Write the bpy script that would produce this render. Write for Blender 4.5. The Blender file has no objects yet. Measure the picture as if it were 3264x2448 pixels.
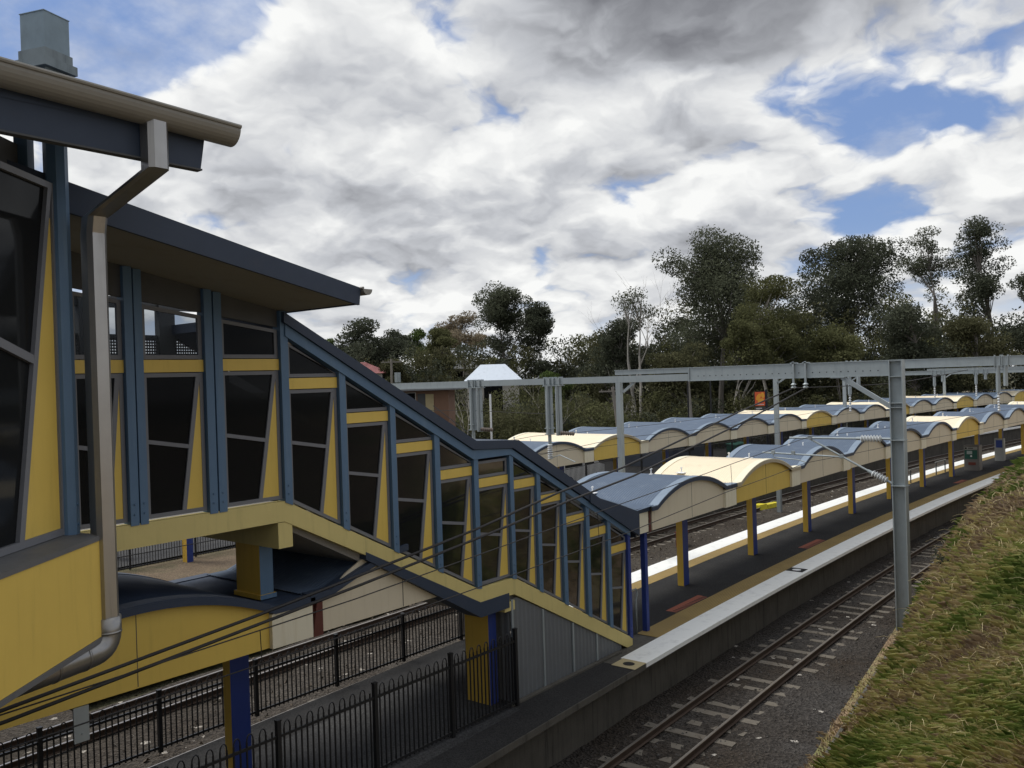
import bpy, math, random
import numpy as np
from mathutils import Matrix, Vector
random.seed(7); rng = np.random.default_rng(7)
scene = bpy.context.scene
COL = scene.collection
R = math.radians

# ------------------------------------------------------------------ materials
class NT:
    """small helper round a node tree"""
    def __init__(s, nt): s.nt = nt; s.L = nt.links
    def n(s, t, **kw):
        nd = s.nt.nodes.new(t)
        for k, v in kw.items(): setattr(nd, k, v)
        return nd
    def put(s, sock, v):
        if isinstance(v, bpy.types.NodeSocket): s.L.new(v, sock)
        else: sock.default_value = v
    def math(s, op, a, b=0.0, c=0.0, clamp=False):
        nd = s.n('ShaderNodeMath', operation=op); nd.use_clamp = clamp
        s.put(nd.inputs[0], a); s.put(nd.inputs[1], b); s.put(nd.inputs[2], c)
        return nd.outputs[0]
    def vmath(s, op, a, b=None):
        nd = s.n('ShaderNodeVectorMath', operation=op); s.put(nd.inputs[0], a)
        if b is not None: s.put(nd.inputs[1], b)
        return nd
    def noise(s, vec, scale, detail=4, rough=.55, dist=0.0):
        nd = s.n('ShaderNodeTexNoise')
        if vec is not None: s.put(nd.inputs['Vector'], vec)
        nd.inputs['Scale'].default_value = scale; nd.inputs['Detail'].default_value = detail
        nd.inputs['Roughness'].default_value = rough; nd.inputs['Distortion'].default_value = dist
        return nd
    def ramp(s, fac, stops, interp='LINEAR'):
        nd = s.n('ShaderNodeValToRGB'); s.put(nd.inputs[0], fac)
        cr = nd.color_ramp; cr.interpolation = interp
        while len(cr.elements) < len(stops): cr.elements.new(.5)
        for e, (p, c) in zip(cr.elements, stops):
            e.position = p; e.color = (c[0], c[1], c[2], 1) if not isinstance(c, (int, float)) else (c, c, c, 1)
        return nd.outputs[0]
    def mix(s, fac, a, b, mode='MIX'):
        nd = s.n('ShaderNodeMix', data_type='RGBA', blend_type=mode)
        s.put(nd.inputs[0], fac)
        for sock, v in ((nd.inputs[6], a), (nd.inputs[7], b)):
            if isinstance(v, (tuple, list)): v = (v[0], v[1], v[2], 1)
            s.put(sock, v)
        return nd.outputs[2]
    def smooth(s, v, a, b):
        nd = s.n('ShaderNodeMapRange', interpolation_type='SMOOTHSTEP')
        s.put(nd.inputs[0], v); nd.inputs[1].default_value = a; nd.inputs[2].default_value = b
        return nd.outputs[0]

def base_mat(name):
    m = bpy.data.materials.new(name); m.use_nodes = True
    t = NT(m.node_tree); p = m.node_tree.nodes['Principled BSDF']
    return m, t, p

def paint(name, col, rough=.55, metal=0.0, var=.14, scale=2.5, dirt=None, dirt_amt=.25, streak=False, bump=0.0, bscale=40, spec=.4):
    """paint or metal with uneven tone, blotches of dirt (own shape) and a fine surface"""
    m, t, p = base_mat(name)
    tc = t.n('ShaderNodeTexCoord'); v = tc.outputs['Object']
    n1 = t.noise(v, scale, 6, .6)
    k = t.math('MULTIPLY_ADD', n1.outputs[0], var * 2, 1 - var)
    c = t.mix(1.0, col, (1, 1, 1), 'MULTIPLY')
    kk = t.n('ShaderNodeCombineColor'); [t.put(kk.inputs[i], k) for i in range(3)]
    c = t.mix(1.0, c, kk.outputs[0], 'MULTIPLY')
    mp = t.n('ShaderNodeMapping'); t.put(mp.inputs[0], v)
    mp.inputs['Scale'].default_value = (9, 9, .7) if streak else (3, 3, 3)
    n2 = t.noise(mp.outputs[0], 1.0, 7, .65)
    dm = t.math('MULTIPLY', t.smooth(n2.outputs[0], .5, .78), dirt_amt)
    d = dirt if dirt else tuple(x * .35 for x in col)
    c = t.mix(dm, c, d)
    t.put(p.inputs['Base Color'], c)
    r = t.math('MULTIPLY_ADD', n2.outputs[0], .3, rough - .15)
    t.put(p.inputs['Roughness'], r); p.inputs['Metallic'].default_value = metal
    p.inputs['Specular IOR Level'].default_value = spec
    if bump:
        b = t.n('ShaderNodeBump'); b.inputs['Strength'].default_value = bump; b.inputs['Distance'].default_value = .02
        t.put(b.inputs['Height'], t.noise(v, bscale, 5, .6).outputs[0]); t.put(p.inputs['Normal'], b.outputs[0])
    return m

def ground_mat(name, cols, scale, fine=60, bump=.6, bdist=.03, stones=0.0, scol=(.45, .42, .38), rough=.95):
    m, t, p = base_mat(name)
    tc = t.n('ShaderNodeTexCoord'); v = tc.outputs['Object']
    big = t.noise(v, scale, 6, .6, .4)
    c = t.ramp(big.outputs[0], [(.3, cols[0]), (.5, cols[1]), (.7, cols[2])])
    vo = t.n('ShaderNodeTexVoronoi'); t.put(vo.inputs['Vector'], v); vo.inputs['Scale'].default_value = fine
    sep = t.n('ShaderNodeSeparateColor'); t.put(sep.inputs[0], vo.outputs['Color'])
    k = t.math('MULTIPLY_ADD', sep.outputs[0], 1.0, .5)
    kk = t.n('ShaderNodeCombineColor'); [t.put(kk.inputs[i], k) for i in range(3)]
    c = t.mix(.85, c, t.mix(1.0, c, kk.outputs[0], 'MULTIPLY'))
    if stones:
        vs = t.n('ShaderNodeTexVoronoi'); t.put(vs.inputs['Vector'], v); vs.inputs['Scale'].default_value = fine * .6
        s2 = t.n('ShaderNodeSeparateColor'); t.put(s2.inputs[0], vs.outputs['Color'])
        c = t.mix(t.math('GREATER_THAN', s2.outputs[1], 1 - stones), c, scol)
    t.put(p.inputs['Base Color'], c); p.inputs['Roughness'].default_value = rough
    p.inputs['Specular IOR Level'].default_value = .2
    b = t.n('ShaderNodeBump'); b.inputs['Strength'].default_value = bump; b.inputs['Distance'].default_value = bdist
    t.put(b.inputs['Height'], vo.outputs['Distance']); t.put(p.inputs['Normal'], b.outputs[0])
    return m

def leafy(m, t, p, c, thin):
    """thin leaf: light passes through as well as bouncing off"""
    out = m.node_tree.nodes['Material Output']; m.node_tree.nodes.remove(p)
    d = t.n('ShaderNodeBsdfDiffuse'); t.put(d.inputs[0], c); tl = t.n('ShaderNodeBsdfTranslucent'); t.put(tl.inputs[0], c)
    mx = t.n('ShaderNodeMixShader'); mx.inputs[0].default_value = thin; t.put(mx.inputs[1], d.outputs[0]); t.put(mx.inputs[2], tl.outputs[0]); t.put(out.inputs[0], mx.outputs[0])
    return m

def leaf_mat(name, c1, c2, c3):
    m, t, p = base_mat(name)
    at = t.n('ShaderNodeAttribute', attribute_name='shade')
    tc = t.n('ShaderNodeTexCoord')
    n1 = t.noise(tc.outputs['Object'], .45, 4, .6)
    f = t.math('ADD', t.math('MULTIPLY', at.outputs['Fac'], .55), t.math('MULTIPLY_ADD', n1.outputs[0], 1.3, -.42), clamp=True)
    c = t.ramp(f, [(0, c1), (.5, c2), (1, c3)])
    return leafy(m, t, p, c, .3)

M = {}
M['yellow'] = paint('yellow_cladding', (.66, .47, .10), .5, var=.07, dirt=(.35, .25, .06), dirt_amt=.22, streak=True)
M['yellow_deep'] = paint('deep_yellow_steel', (.58, .375, .055), .5, var=.08, dirt=(.2, .13, .03), dirt_amt=.3, streak=True)
M['orange_steel'] = paint('orange_yellow_steel', (.62, .27, .015), .5, var=.06)
M['pale_yellow'] = paint('pale_yellow_stringer', (.60, .50, .20), .6, var=.09, dirt=(.32, .28, .12), dirt_amt=.4, streak=True)
M['cream'] = paint('cream_cladding', (.63, .56, .42), .6, var=.05, dirt=(.42, .35, .22), dirt_amt=.3, streak=True)
M['cream_light'] = paint('light_cream_trim', (.72, .67, .52), .6, var=.05, dirt=(.45, .36, .18), dirt_amt=.3, streak=True)
M['cream_roof'] = paint('cream_roof_sheet', (.74, .64, .47), .5, var=.05, scale=1.2, dirt=(.42, .36, .26), dirt_amt=.3)
M['blue_roof'] = paint('blue_roof_sheet', (.070, .100, .150), .6, .05, var=.16, scale=1.2, dirt=(.2, .24, .29), dirt_amt=.35)
M['blue_trim'] = paint('pale_blue_roof_trim', (.17, .22, .285), .55, .1, var=.08)
M['navy'] = paint('navy_flashing', (.028, .042, .072), .55, var=.15, dirt=(.09, .09, .1), dirt_amt=.2)
M['navy_dark'] = paint('dark_navy_flashing', (.018, .022, .034), .6, var=.15)
M['blue_steel'] = paint('blue_steel', (.085, .155, .25), .5, var=.15, dirt=(.2, .27, .34), dirt_amt=.35, streak=True)
M['royal'] = paint('royal_blue_steel', (.022, .045, .21), .5, var=.12, dirt=(.09, .1, .2), dirt_amt=.3, streak=True)
M['frame'] = paint('grey_window_frame', (.155, .16, .175), .5, var=.08, dirt=(.25, .25, .25), dirt_amt=.2)
M['dark_panel'] = paint('dark_grey_panel', (.075, .078, .08), .7, var=.12)
M['soffit'] = paint('grey_soffit', (.27, .26, .22), .8, var=.06, scale=.8)
M['concrete'] = paint('concrete', (.30, .29, .27), .85, var=.2, scale=1.5, dirt=(.12, .11, .1), dirt_amt=.5, bump=.3)
M['concrete_dark'] = paint('stained_concrete_wall', (.085, .078, .066), .9, var=.45, scale=1.3, dirt=(.018, .017, .016), dirt_amt=.9, streak=True, bump=.4)
M['sill'] = paint('dull_grey_flashing', (.12, .12, .12), .6, var=.15, dirt=(.05, .05, .05), dirt_amt=.3)
M['galv'] = paint('galvanised_steel', (.33, .37, .385), .5, .4, var=.15, scale=3, dirt=(.2, .23, .25), dirt_amt=.4, streak=True)
M['galv_old'] = paint('weathered_galvanised_sheet', (.20, .26, .30), .55, .3, var=.35, scale=4, dirt=(.15, .19, .21), dirt_amt=.75)
M['pipe'] = paint('zinc_downpipe', (.36, .35, .335), .34, .85, var=.16, scale=3, dirt=(.16, .15, .13), dirt_amt=.4, streak=True)
M['gutter'] = paint('grey_gutter', (.25, .24, .215), .5, .2, var=.1, scale=1.5)
M['black'] = paint('black_fence_paint', (.012, .012, .013), .5, var=.2)
M['cable'] = paint('dark_cable', (.02, .018, .017), .6, var=.1)
M['rust_rail'] = paint('rusty_rail_side', (.055, .035, .024), .8, var=.3, scale=6)
M['rail_top'] = paint('worn_rail_head', (.33, .30, .27), .35, .8, var=.15)
M['sleeper'] = paint('weathered_sleeper', (.125, .11, .09), .9, var=.3, scale=4, dirt=(.08, .06, .045), dirt_amt=.8, bump=.4)
M['asphalt'] = ground_mat('platform_asphalt', [(.022, .0215, .0215), (.029, .0285, .0285), (.037, .036, .035)], .6, 55, .25, .006)
M['path'] = ground_mat('path_concrete', [(.032, .032, .033), (.043, .043, .044), (.058, .057, .056)], .5, 40, .2, .005)
M['white_edge'] = paint('white_platform_paint', (.80, .81, .79), .6, var=.05, scale=.9, dirt=(.42, .42, .42), dirt_amt=.55)
M['ballast'] = ground_mat('dark_ballast', [(.040, .030, .022), (.046, .040, .035), (.056, .052, .049)], .35, 17, 1.0, .07, .003)
M['ballast_brown'] = ground_mat('brown_ballast', [(.040, .032, .025), (.057, .048, .039), (.075, .066, .056)], .3, 15, 1.0, .07, .008, (.34, .31, .27))
M['ground'] = ground_mat('leafy_ground', [(.045, .043, .026), (.065, .06, .034), (.05, .055, .027)], .2, 12, .6, .05)
M['dirt'] = ground_mat('dry_ground', [(.085, .062, .042), (.12, .09, .06), (.07, .066, .036)], .35, 30, .5, .03)
M['soil'] = ground_mat('embankment_soil', [(.20, .14, .09), (.25, .18, .11), (.17, .18, .07)], .5, 28, .8, .04)
M['marking_red'] = paint('worn_red_marking', (.28, .085, .05), .9, var=.3, scale=6, dirt=(.06, .05, .05), dirt_amt=.5)
M['beige'] = paint('beige_marker_tile', (.42, .35, .2), .8, var=.08)
M['black_flat'] = paint('black_marker', (.015, .015, .015), .8, var=.1)
M['white'] = paint('white_paint', (.78, .79, .79), .5, var=.05)
M['bark'] = paint('grey_bark', (.17, .155, .14), .9, var=.3, scale=1.5, dirt=(.30, .27, .24), dirt_amt=.6, streak=True)
M['bark_pale'] = paint('pale_gum_bark', (.34, .32, .29), .85, var=.25, scale=1.2, dirt=(.14, .12, .1), dirt_amt=.5, streak=True)
M['gum'] = leaf_mat('gum_leaves', (.062, .069, .046), (.094, .104, .069), (.135, .145, .098))
M['gum_dark'] = leaf_mat('dark_leaves', (.050, .056, .041), (.074, .083, .058), (.108, .117, .082))
M['olive'] = leaf_mat('olive_leaves', (.070, .074, .034), (.108, .112, .054), (.16, .165, .084))
M['fresh'] = leaf_mat('fresh_green_leaves', (.04, .06, .02), (.085, .12, .04), (.16, .2, .08))
M['tan'] = leaf_mat('tan_leaves', (.14, .11, .075), (.24, .2, .14), (.34, .29, .22))
M['bush'] = leaf_mat('scrub_leaves', (.060, .063, .034), (.092, .092, .050), (.135, .130, .074))

def tactile_mat():
    m, t, p = base_mat('yellow_tactile_paving')
    tc = t.n('ShaderNodeTexCoord'); v = tc.outputs['Object']
    mp = t.n('ShaderNodeMapping'); t.put(mp.inputs[0], v); mp.inputs['Scale'].default_value = (14, 14, 14)
    vo = t.n('ShaderNodeTexVoronoi', voronoi_dimensions='2D'); t.put(vo.inputs['Vector'], mp.outputs[0]); vo.inputs['Scale'].default_value = 1
    vo.inputs['Randomness'].default_value = 0.0
    dot = t.smooth(vo.outputs['Distance'], .28, .42)
    n1 = t.noise(v, .8, 5, .6)
    c = t.ramp(n1.outputs[0], [(.3, (.33, .22, .06)), (.7, (.48, .33, .1))])
    c = t.mix(t.math('MULTIPLY', dot, .85), c, (.12, .085, .03))
    t.put(p.inputs['Base Color'], c); p.inputs['Roughness'].default_value = .75
    b = t.n('ShaderNodeBump'); b.inputs['Strength'].default_value = .6; b.inputs['Distance'].default_value = .01; b.invert = True
    t.put(b.inputs['Height'], dot); t.put(p.inputs['Normal'], b.outputs[0])
    return m
M['tactile'] = tactile_mat()

def glass_mat(name, tint, fac=1.0, solid=0.0):
    m, t, p = base_mat(name)
    nt = m.node_tree; nt.nodes.remove(p); out = nt.nodes['Material Output']
    tr = t.n('ShaderNodeBsdfTransparent'); tr.inputs[0].default_value = (*tint, 1)
    gl = t.n('ShaderNodeBsdfGlossy'); gl.inputs['Color'].default_value = (.6, .62, .65, 1); gl.inputs['Roughness'].default_value = .06
    fr = t.n('ShaderNodeFresnel'); fr.inputs[0].default_value = 1.35
    tc = t.n('ShaderNodeTexCoord'); n1 = t.noise(tc.outputs['Object'], 1.2, 3, .5)
    f = t.math('MULTIPLY', fr.outputs[0], t.math('MULTIPLY_ADD', n1.outputs[0], .6 * fac, .4 * fac))
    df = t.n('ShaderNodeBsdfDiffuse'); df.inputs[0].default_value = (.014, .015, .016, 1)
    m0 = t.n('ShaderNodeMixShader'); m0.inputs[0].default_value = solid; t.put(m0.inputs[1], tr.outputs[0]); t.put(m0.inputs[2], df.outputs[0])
    mx = t.n('ShaderNodeMixShader'); t.put(mx.inputs[0], f); t.put(mx.inputs[1], m0.outputs[0]); t.put(mx.inputs[2], gl.outputs[0])
    t.put(out.inputs[0], mx.outputs[0])
    return m
M['glass'] = glass_mat('tinted_glass', (.66, .68, .70), .4)
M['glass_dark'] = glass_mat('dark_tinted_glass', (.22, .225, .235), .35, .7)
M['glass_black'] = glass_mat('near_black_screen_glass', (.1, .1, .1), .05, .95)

def grass_mat():
    m, t, p = base_mat('grass_blades')
    at = t.n('ShaderNodeAttribute', attribute_name='shade')
    c = t.ramp(at.outputs['Fac'], [(0, (.16, .23, .06)), (.25, (.30, .38, .11)), (.46, (.50, .51, .19)), (.66, (.70, .61, .31)), (.84, (.56, .44, .29)), (1, (.42, .32, .23))])
    return leafy(m, t, p, c, .35)
M['grass'] = grass_mat()

# ------------------------------------------------------------------ mesh building
ORG = {}
def org(o):
    return ORG.get(o.name, Vector((0, 0, 0))) if o is not None else Vector((0, 0, 0))

def props(o, label=None, cat=None, group=None, kind=None):
    if label: o['label'] = label
    if cat: o['category'] = cat
    if group: o['group'] = group
    if kind: o['kind'] = kind
    return o

def thing(name, loc, label, cat, group=None):
    o = bpy.data.objects.new(name, None); COL.objects.link(o)
    o.location = loc; o.empty_display_size = .3
    ORG[o.name] = Vector(loc)
    return props(o, label, cat, group)

class Plane:
    """a vertical wall plane: t runs along u, z is up, d stands out along the normal"""
    def __init__(s, o, u, n): s.o = Vector((o[0], o[1], 0)); s.u = Vector((u[0], u[1], 0)).normalized(); s.n = Vector((n[0], n[1], 0)).normalized()
    def __call__(s, t, z, d=0.0): return s.o + s.u * t + s.n * d + Vector((0, 0, z))

class MB:
    def __init__(s): s.v = []; s.f = []; s.mi = []; s.cur = 0
    def add(s, vs, fs):
        b = len(s.v); s.v += [tuple(x) for x in vs]
        for f in fs: s.f.append([b + i for i in f]); s.mi.append(s.cur)
        return s
    def hexa(s, p):
        return s.add(p, [(0, 3, 2, 1), (4, 5, 6, 7), (0, 1, 5, 4), (1, 2, 6, 5), (2, 3, 7, 6), (3, 0, 4, 7)])
    def box(s, x0, x1, y0, y1, z0, z1):
        return s.hexa([(x0, y0, z0), (x1, y0, z0), (x1, y1, z0), (x0, y1, z0), (x0, y0, z1), (x1, y0, z1), (x1, y1, z1), (x0, y1, z1)])
    def obox(s, c, ax, ay, az, hx, hy, hz):
        c = Vector(c); ax = Vector(ax).normalized(); ay = Vector(ay).normalized(); az = Vector(az).normalized()
        q = []
        for k in (-1, 1):
            for i, j in ((-1, -1), (1, -1), (1, 1), (-1, 1)): q.append(c + ax * hx * i + ay * hy * j + az * hz * k)
        return s.hexa(q)
    def bar(s, a, b, w, h, up=(0, 0, 1)):
        a = Vector(a); b = Vector(b); ax = (b - a).normalized(); ay = Vector(up).cross(ax)
        if ay.length < 1e-4: ay = Vector((0, 1, 0)).cross(ax)
        ay.normalize(); az = ax.cross(ay)
        return s.obox((a + b) / 2, ax, ay, az, (b - a).length / 2, w / 2, h / 2)
    def extr(s, pts, off):
        pts = [Vector(p) for p in pts]; n = len(pts); off = Vector(off)
        fs = [tuple(range(n)), tuple(range(2 * n - 1, n - 1, -1))]
        for i in range(n):
            j = (i + 1) % n; fs.append((j, i, n + i, n + j))
        return s.add(pts + [p + off for p in pts], fs)
    def wall(s, pl, pts, d0, d1):
        return s.extr([pl(t, z, d0) for t, z in pts], pl.n * (d1 - d0))
    def strip(s, pl, a, b, w, d0, d1):
        """a straight member of width w between two points of a wall plane"""
        dx, dz = b[0] - a[0], b[1] - a[1]; l = math.hypot(dx, dz); nx, nz = -dz / l * w / 2, dx / l * w / 2
        return s.wall(pl, [(a[0] - nx, a[1] - nz), (b[0] - nx, b[1] - nz), (b[0] + nx, b[1] + nz), (a[0] + nx, a[1] + nz)], d0, d1)
    def tube(s, pts, r, n=8, cap=True):
        pts = [Vector(p) for p in pts]; m = len(pts)
        rr = r if isinstance(r, (list, tuple)) else [r] * m
        vs = []; prev = None
        for i, p in enumerate(pts):
            d = (pts[min(i + 1, m - 1)] - pts[max(i - 1, 0)]).normalized()
            if prev is None:
                a = d.cross(Vector((0, 0, 1)))
                if a.length < .05: a = d.cross(Vector((1, 0, 0)))
            else: a = prev - d * prev.dot(d)
            a.normalize(); prev = a; b = d.cross(a)
            for k in range(n):
                t = 2 * math.pi * k / n; vs.append(p + (a * math.cos(t) + b * math.sin(t)) * rr[i])
        fs = []
        for i in range(m - 1):
            for k in range(n):
                k2 = (k + 1) % n; fs.append((i * n + k, i * n + k2, (i + 1) * n + k2, (i + 1) * n + k))
        if cap: fs.append(tuple(range(n - 1, -1, -1))); fs.append(tuple((m - 1) * n + k for k in range(n)))
        return s.add(vs, fs)
    def build(s, name, mats, parent=None, smooth=False):
        o0 = org(parent)
        me = bpy.data.meshes.new(name)
        me.from_pydata([(v[0] - o0.x, v[1] - o0.y, v[2] - o0.z) for v in s.v], [], s.f)
        for m in (mats if isinstance(mats, (list, tuple)) else [mats]): me.materials.append(m)
        if any(s.mi): me.polygons.foreach_set('material_index', s.mi)
        if smooth: me.polygons.foreach_set('use_smooth', [True] * len(me.polygons))
        me.update()
        o = bpy.data.objects.new(name, me); COL.objects.link(o)
        if parent is not None: o.parent = parent; ORG[o.name] = o0
        return o

def copy_tree(src, loc, rz, label=None, group=None):
    c = src.copy(); COL.objects.link(c); c.location = loc; c.rotation_euler = (0, 0, rz)
    if label: c['label'] = label
    if group: c['group'] = group
    for ch in list(src.children):
        d = ch.copy(); COL.objects.link(d); d.parent = c
        for g in list(ch.children):
            e = g.copy(); COL.objects.link(e); e.parent = d
    return c

# the line curves gently to the right: s runs along it, n is the offset to the left
RC = 385.0
def arc(x, n):
    th = (x - 31) / (RC + n)
    return (31 + (RC + n) * math.sin(th), -RC + (RC + n) * math.cos(th))
def arcz(x, n, z): a = arc(x, n); return (a[0], a[1], z)
def heading(x, n): return -(x - 31) / (RC + n)

def ribbon(mb, n0, n1, z, x0, x1, step=2.5, z1=None):
    k = max(1, int((x1 - x0) / step)); vs = []
    for i in range(k + 1):
        x = x0 + (x1 - x0) * i / k
        vs.append(arcz(x, n0, z)); vs.append(arcz(x, n1, z if z1 is None else z1))
    return mb.add(vs, [(2 * i, 2 * i + 2, 2 * i + 3, 2 * i + 1) for i in range(k)])
def sweep(mb, prof, x0, x1, step=2.0):
    """extrude a closed (n, z) profile along the curved line"""
    k = max(1, int((x1 - x0) / step)); m = len(prof); vs = []
    for i in range(k + 1):
        x = x0 + (x1 - x0) * i / k
        vs += [arcz(x, n, z) for n, z in prof]
    fs = [(i * m + j, i * m + (j + 1) % m, (i + 1) * m + (j + 1) % m, (i + 1) * m + j) for i in range(k) for j in range(m)]
    fs += [tuple(range(m - 1, -1, -1)), tuple(k * m + j for j in range(m))]
    return mb.add(vs, fs)
# ------------------------------------------------------------------ camera
cam = bpy.data.cameras.new('camera'); co = bpy.data.objects.new('camera', cam); COL.objects.link(co)
psi, pit, rol = R(39), R(.25), math.atan(.032)
fw = Vector((math.cos(psi) * math.cos(pit), math.sin(psi) * math.cos(pit), -math.sin(pit)))
r0 = Vector((math.sin(psi), -math.cos(psi), 0)); u0 = r0.cross(fw)
cr = r0 * math.cos(rol) - u0 * math.sin(rol); cu = r0 * math.sin(rol) + u0 * math.cos(rol)
co.matrix_world = Matrix(((cr.x, cu.x, -fw.x, 0), (cr.y, cu.y, -fw.y, 0), (cr.z, cu.z, -fw.z, 7.5), (0, 0, 0, 1)))
cam.sensor_width = 36; cam.lens = 30.55; cam.clip_start = .05; cam.clip_end = 6000
scene.camera = co

# ------------------------------------------------------------------ sky and sun
SUN_AZ, SUN_EL = R(112), R(63)       # measured from +X towards +Y
w = bpy.data.worlds.new('World'); scene.world = w; w.use_nodes = True
t = NT(w.node_tree); bg = w.node_tree.nodes['Background']
sky = t.n('ShaderNodeTexSky', sky_type='NISHITA'); sky.sun_disc = False
sky.sun_elevation = SUN_EL; sky.sun_rotation = R(90) - SUN_AZ; sky.air_density = 1.0; sky.dust_density = .6; sky.ozone_density = 1.5
tc = t.n('ShaderNodeTexCoord'); g = tc.outputs['Generated']
sx = t.n('ShaderNodeSeparateXYZ'); t.put(sx.inputs[0], g)
zz = t.math('MAXIMUM', sx.outputs[2], 0.0)
def plane_at(dz):
    """point on the cloud sheet seen in this direction (dz looks a little higher)"""
    z_ = t.math('MAXIMUM', t.math('ADD', sx.outputs[2], dz), 0.0); d_ = t.math('ADD', z_, .36)
    c_ = t.n('ShaderNodeCombineXYZ'); t.put(c_.inputs[0], t.math('DIVIDE', sx.outputs[0], d_)); t.put(c_.inputs[1], t.math('DIVIDE', sx.outputs[1], d_)); c_.inputs[2].default_value = 5.2
    return c_.outputs[0]
def n2d(P, scale, det, rough=.56):
    nd = t.noise(P, scale, det, rough); nd.noise_dimensions = '2D'; return nd
wv_ = n2d(plane_at(0.0), 5.0, 4, .55)
wob = t.vmath('MULTIPLY', t.vmath('SUBTRACT', wv_.outputs[1], (.5, .5, .5)).outputs[0], (.17, .17, .0)).outputs[0]
def field(P, det=10, vdet=2):
    P_ = t.vmath('ADD', P, wob).outputs[0]
    a = n2d(P_, 2.9, det).outputs[0]
    vo = t.n('ShaderNodeTexVoronoi', feature='F1', voronoi_dimensions='2D'); t.put(vo.inputs['Vector'], P_); vo.inputs['Scale'].default_value = 5.4
    vo.inputs['Detail'].default_value = vdet; vo.inputs['Roughness'].default_value = .5; vo.normalize = True
    return t.math('ADD', t.math('MULTIPLY_ADD', a, 1.15, -.075), t.math('MULTIPLY_ADD', vo.outputs['Distance'], -.95, .33))
P = plane_at(0.0)
nL = n2d(P, 1.3, 2, .5)
f0 = field(P); f1 = field(plane_at(.04), 4, 1); f2 = field(plane_at(.014), 6, 2)
dens = t.math('ADD', f0, t.math('MULTIPLY_ADD', nL.outputs[0], .5, -.25))
def dirv(az, el): return (math.cos(R(el)) * math.cos(R(az)), math.cos(R(el)) * math.sin(R(az)), math.sin(R(el)))
def blob(az, el, r0, r1, amp, sq=1.0):
    """a soft patch of sky round one compass direction"""
    df = t.vmath('SUBTRACT', g, dirv(az, el)); sc = t.vmath('MULTIPLY', df.outputs[0], (1, 1, sq))
    return t.math('MULTIPLY', t.smooth(t.vmath('LENGTH', sc.outputs[0]).outputs['Value'], r1, r0), amp)
gaps = [(60.5, 21.6, .0, .15, -.34, 1.5), (65, 19.5, .0, .12, -.30, 1.5), (19, 17, .0, .15, -.30, 3.2), (14.5, 14.6, .0, .12, -.30, 2.4), (36, 12.2, .0, .06, -.16, 2.6), (54, 15, .0, .06, -.12, 2), (58.4, 10.3, .0, .09, -.25, 2.6), (43, 14, .02, .2, .24, 1.6), (30.5, 11.2, 0, .06, -.15, 3),
        (36, 25, .05, .35, .24, 1.6), (24, 25, .05, .33, .30, 1.8), (9, 11, .0, .12, .2, 1.5), (33, 17, .05, .22, .14, 1.8), (52, 18.5, .0, .15, .2, 1.4), (45, 8, .03, .5, .14, 2.5), (225, 35, .3, 1.3, .3, 1)]
for gp in gaps: dens = t.math('ADD', dens, blob(*gp))
mask = t.math('MAXIMUM', t.smooth(dens, .30, .56), t.math('MULTIPLY', t.smooth(n2d(P, 3.6, 6, .6).outputs[0], .42, .8), .55))
rel = t.math('ADD', t.math('MULTIPLY', t.math('SUBTRACT', f0, f1), .62), t.math('MULTIPLY', t.math('SUBTRACT', f0, f2), .7))
thick = t.smooth(dens, .52, 1.0)
n2 = n2d(P, 6.0, 7, .55)
lum = t.math('MULTIPLY_ADD', n2.outputs[0], .30, .67)
lum = t.math('ADD', lum, rel)
lum = t.math('MULTIPLY_ADD', thick, -.22, lum)
dk = [(25, 24, .03, .27, .6, 2.2), (37, 23.5, .02, .17, .22, 1.8), (13, 20.5, .03, .2, .26, 2.2), (31.5, 13.2, .0, .085, .30, 4.0), (53, 12.3, .02, .13, .22, 3.2), (46, 9.0, .02, .13, .18, 4), (25, 9, .03, .2, .1, 4), (222, 32, .5, 1.3, .25, 1)]
dsum = None
for q in dk: dsum = blob(*q) if dsum is None else t.math('ADD', dsum, blob(*q))
lum = t.math('SUBTRACT', lum, t.math('MULTIPLY', dsum, t.math('MULTIPLY_ADD', n2.outputs[0], .8, .5)))
zen = t.smooth(zz, .45, .85)
lum = t.math('MULTIPLY_ADD', zen, .22, lum, clamp=True)
cc = t.ramp(lum, [(0, (.17, .175, .195)), (.3, (.30, .31, .335)), (.55, (.48, .495, .525)), (.78, (.66, .67, .68)), (1, (.83, .835, .825))])
SKY = .085
skyc = t.mix(1.0, sky.outputs[0], (SKY, SKY, SKY), 'MULTIPLY')
skyc = t.mix(.6, skyc, (.19, .30, .60))
hz = t.smooth(zz, .16, .0)
skyc = t.mix(t.math('MULTIPLY', hz, .8), skyc, (.66, .70, .74))
allc = t.mix(mask, skyc, cc)
glow = t.math('ADD', blob(112, 63, .0, .9, 1.6), 1.0)
gc = t.n('ShaderNodeCombineColor'); [t.put(gc.inputs[i], glow) for i in range(3)]
allc = t.mix(1.0, allc, gc.outputs[0], 'MULTIPLY')
t.put(bg.inputs[0], allc); bg.inputs[1].default_value = 1.0

sun = bpy.data.lights.new('sun', 'SUN'); so = bpy.data.objects.new('sun', sun); COL.objects.link(so)
sun.energy = 2.1; sun.angle = R(16); sun.color = (1.0, .96, .88)
sd = Vector((math.cos(SUN_EL) * math.cos(SUN_AZ), math.cos(SUN_EL) * math.sin(SUN_AZ), math.sin(SUN_EL)))
so.rotation_euler = sd.to_track_quat('Z', 'Y').to_euler()
vs = scene.view_settings; vs.view_transform = 'Standard'; vs.look = 'None'; vs.exposure = 0.2; vs.gamma = 1.0; vs.use_curve_mapping = False
cy = scene.cycles; cy.max_bounces = 6; cy.transparent_max_bounces = 12; cy.use_denoising = True

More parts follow.
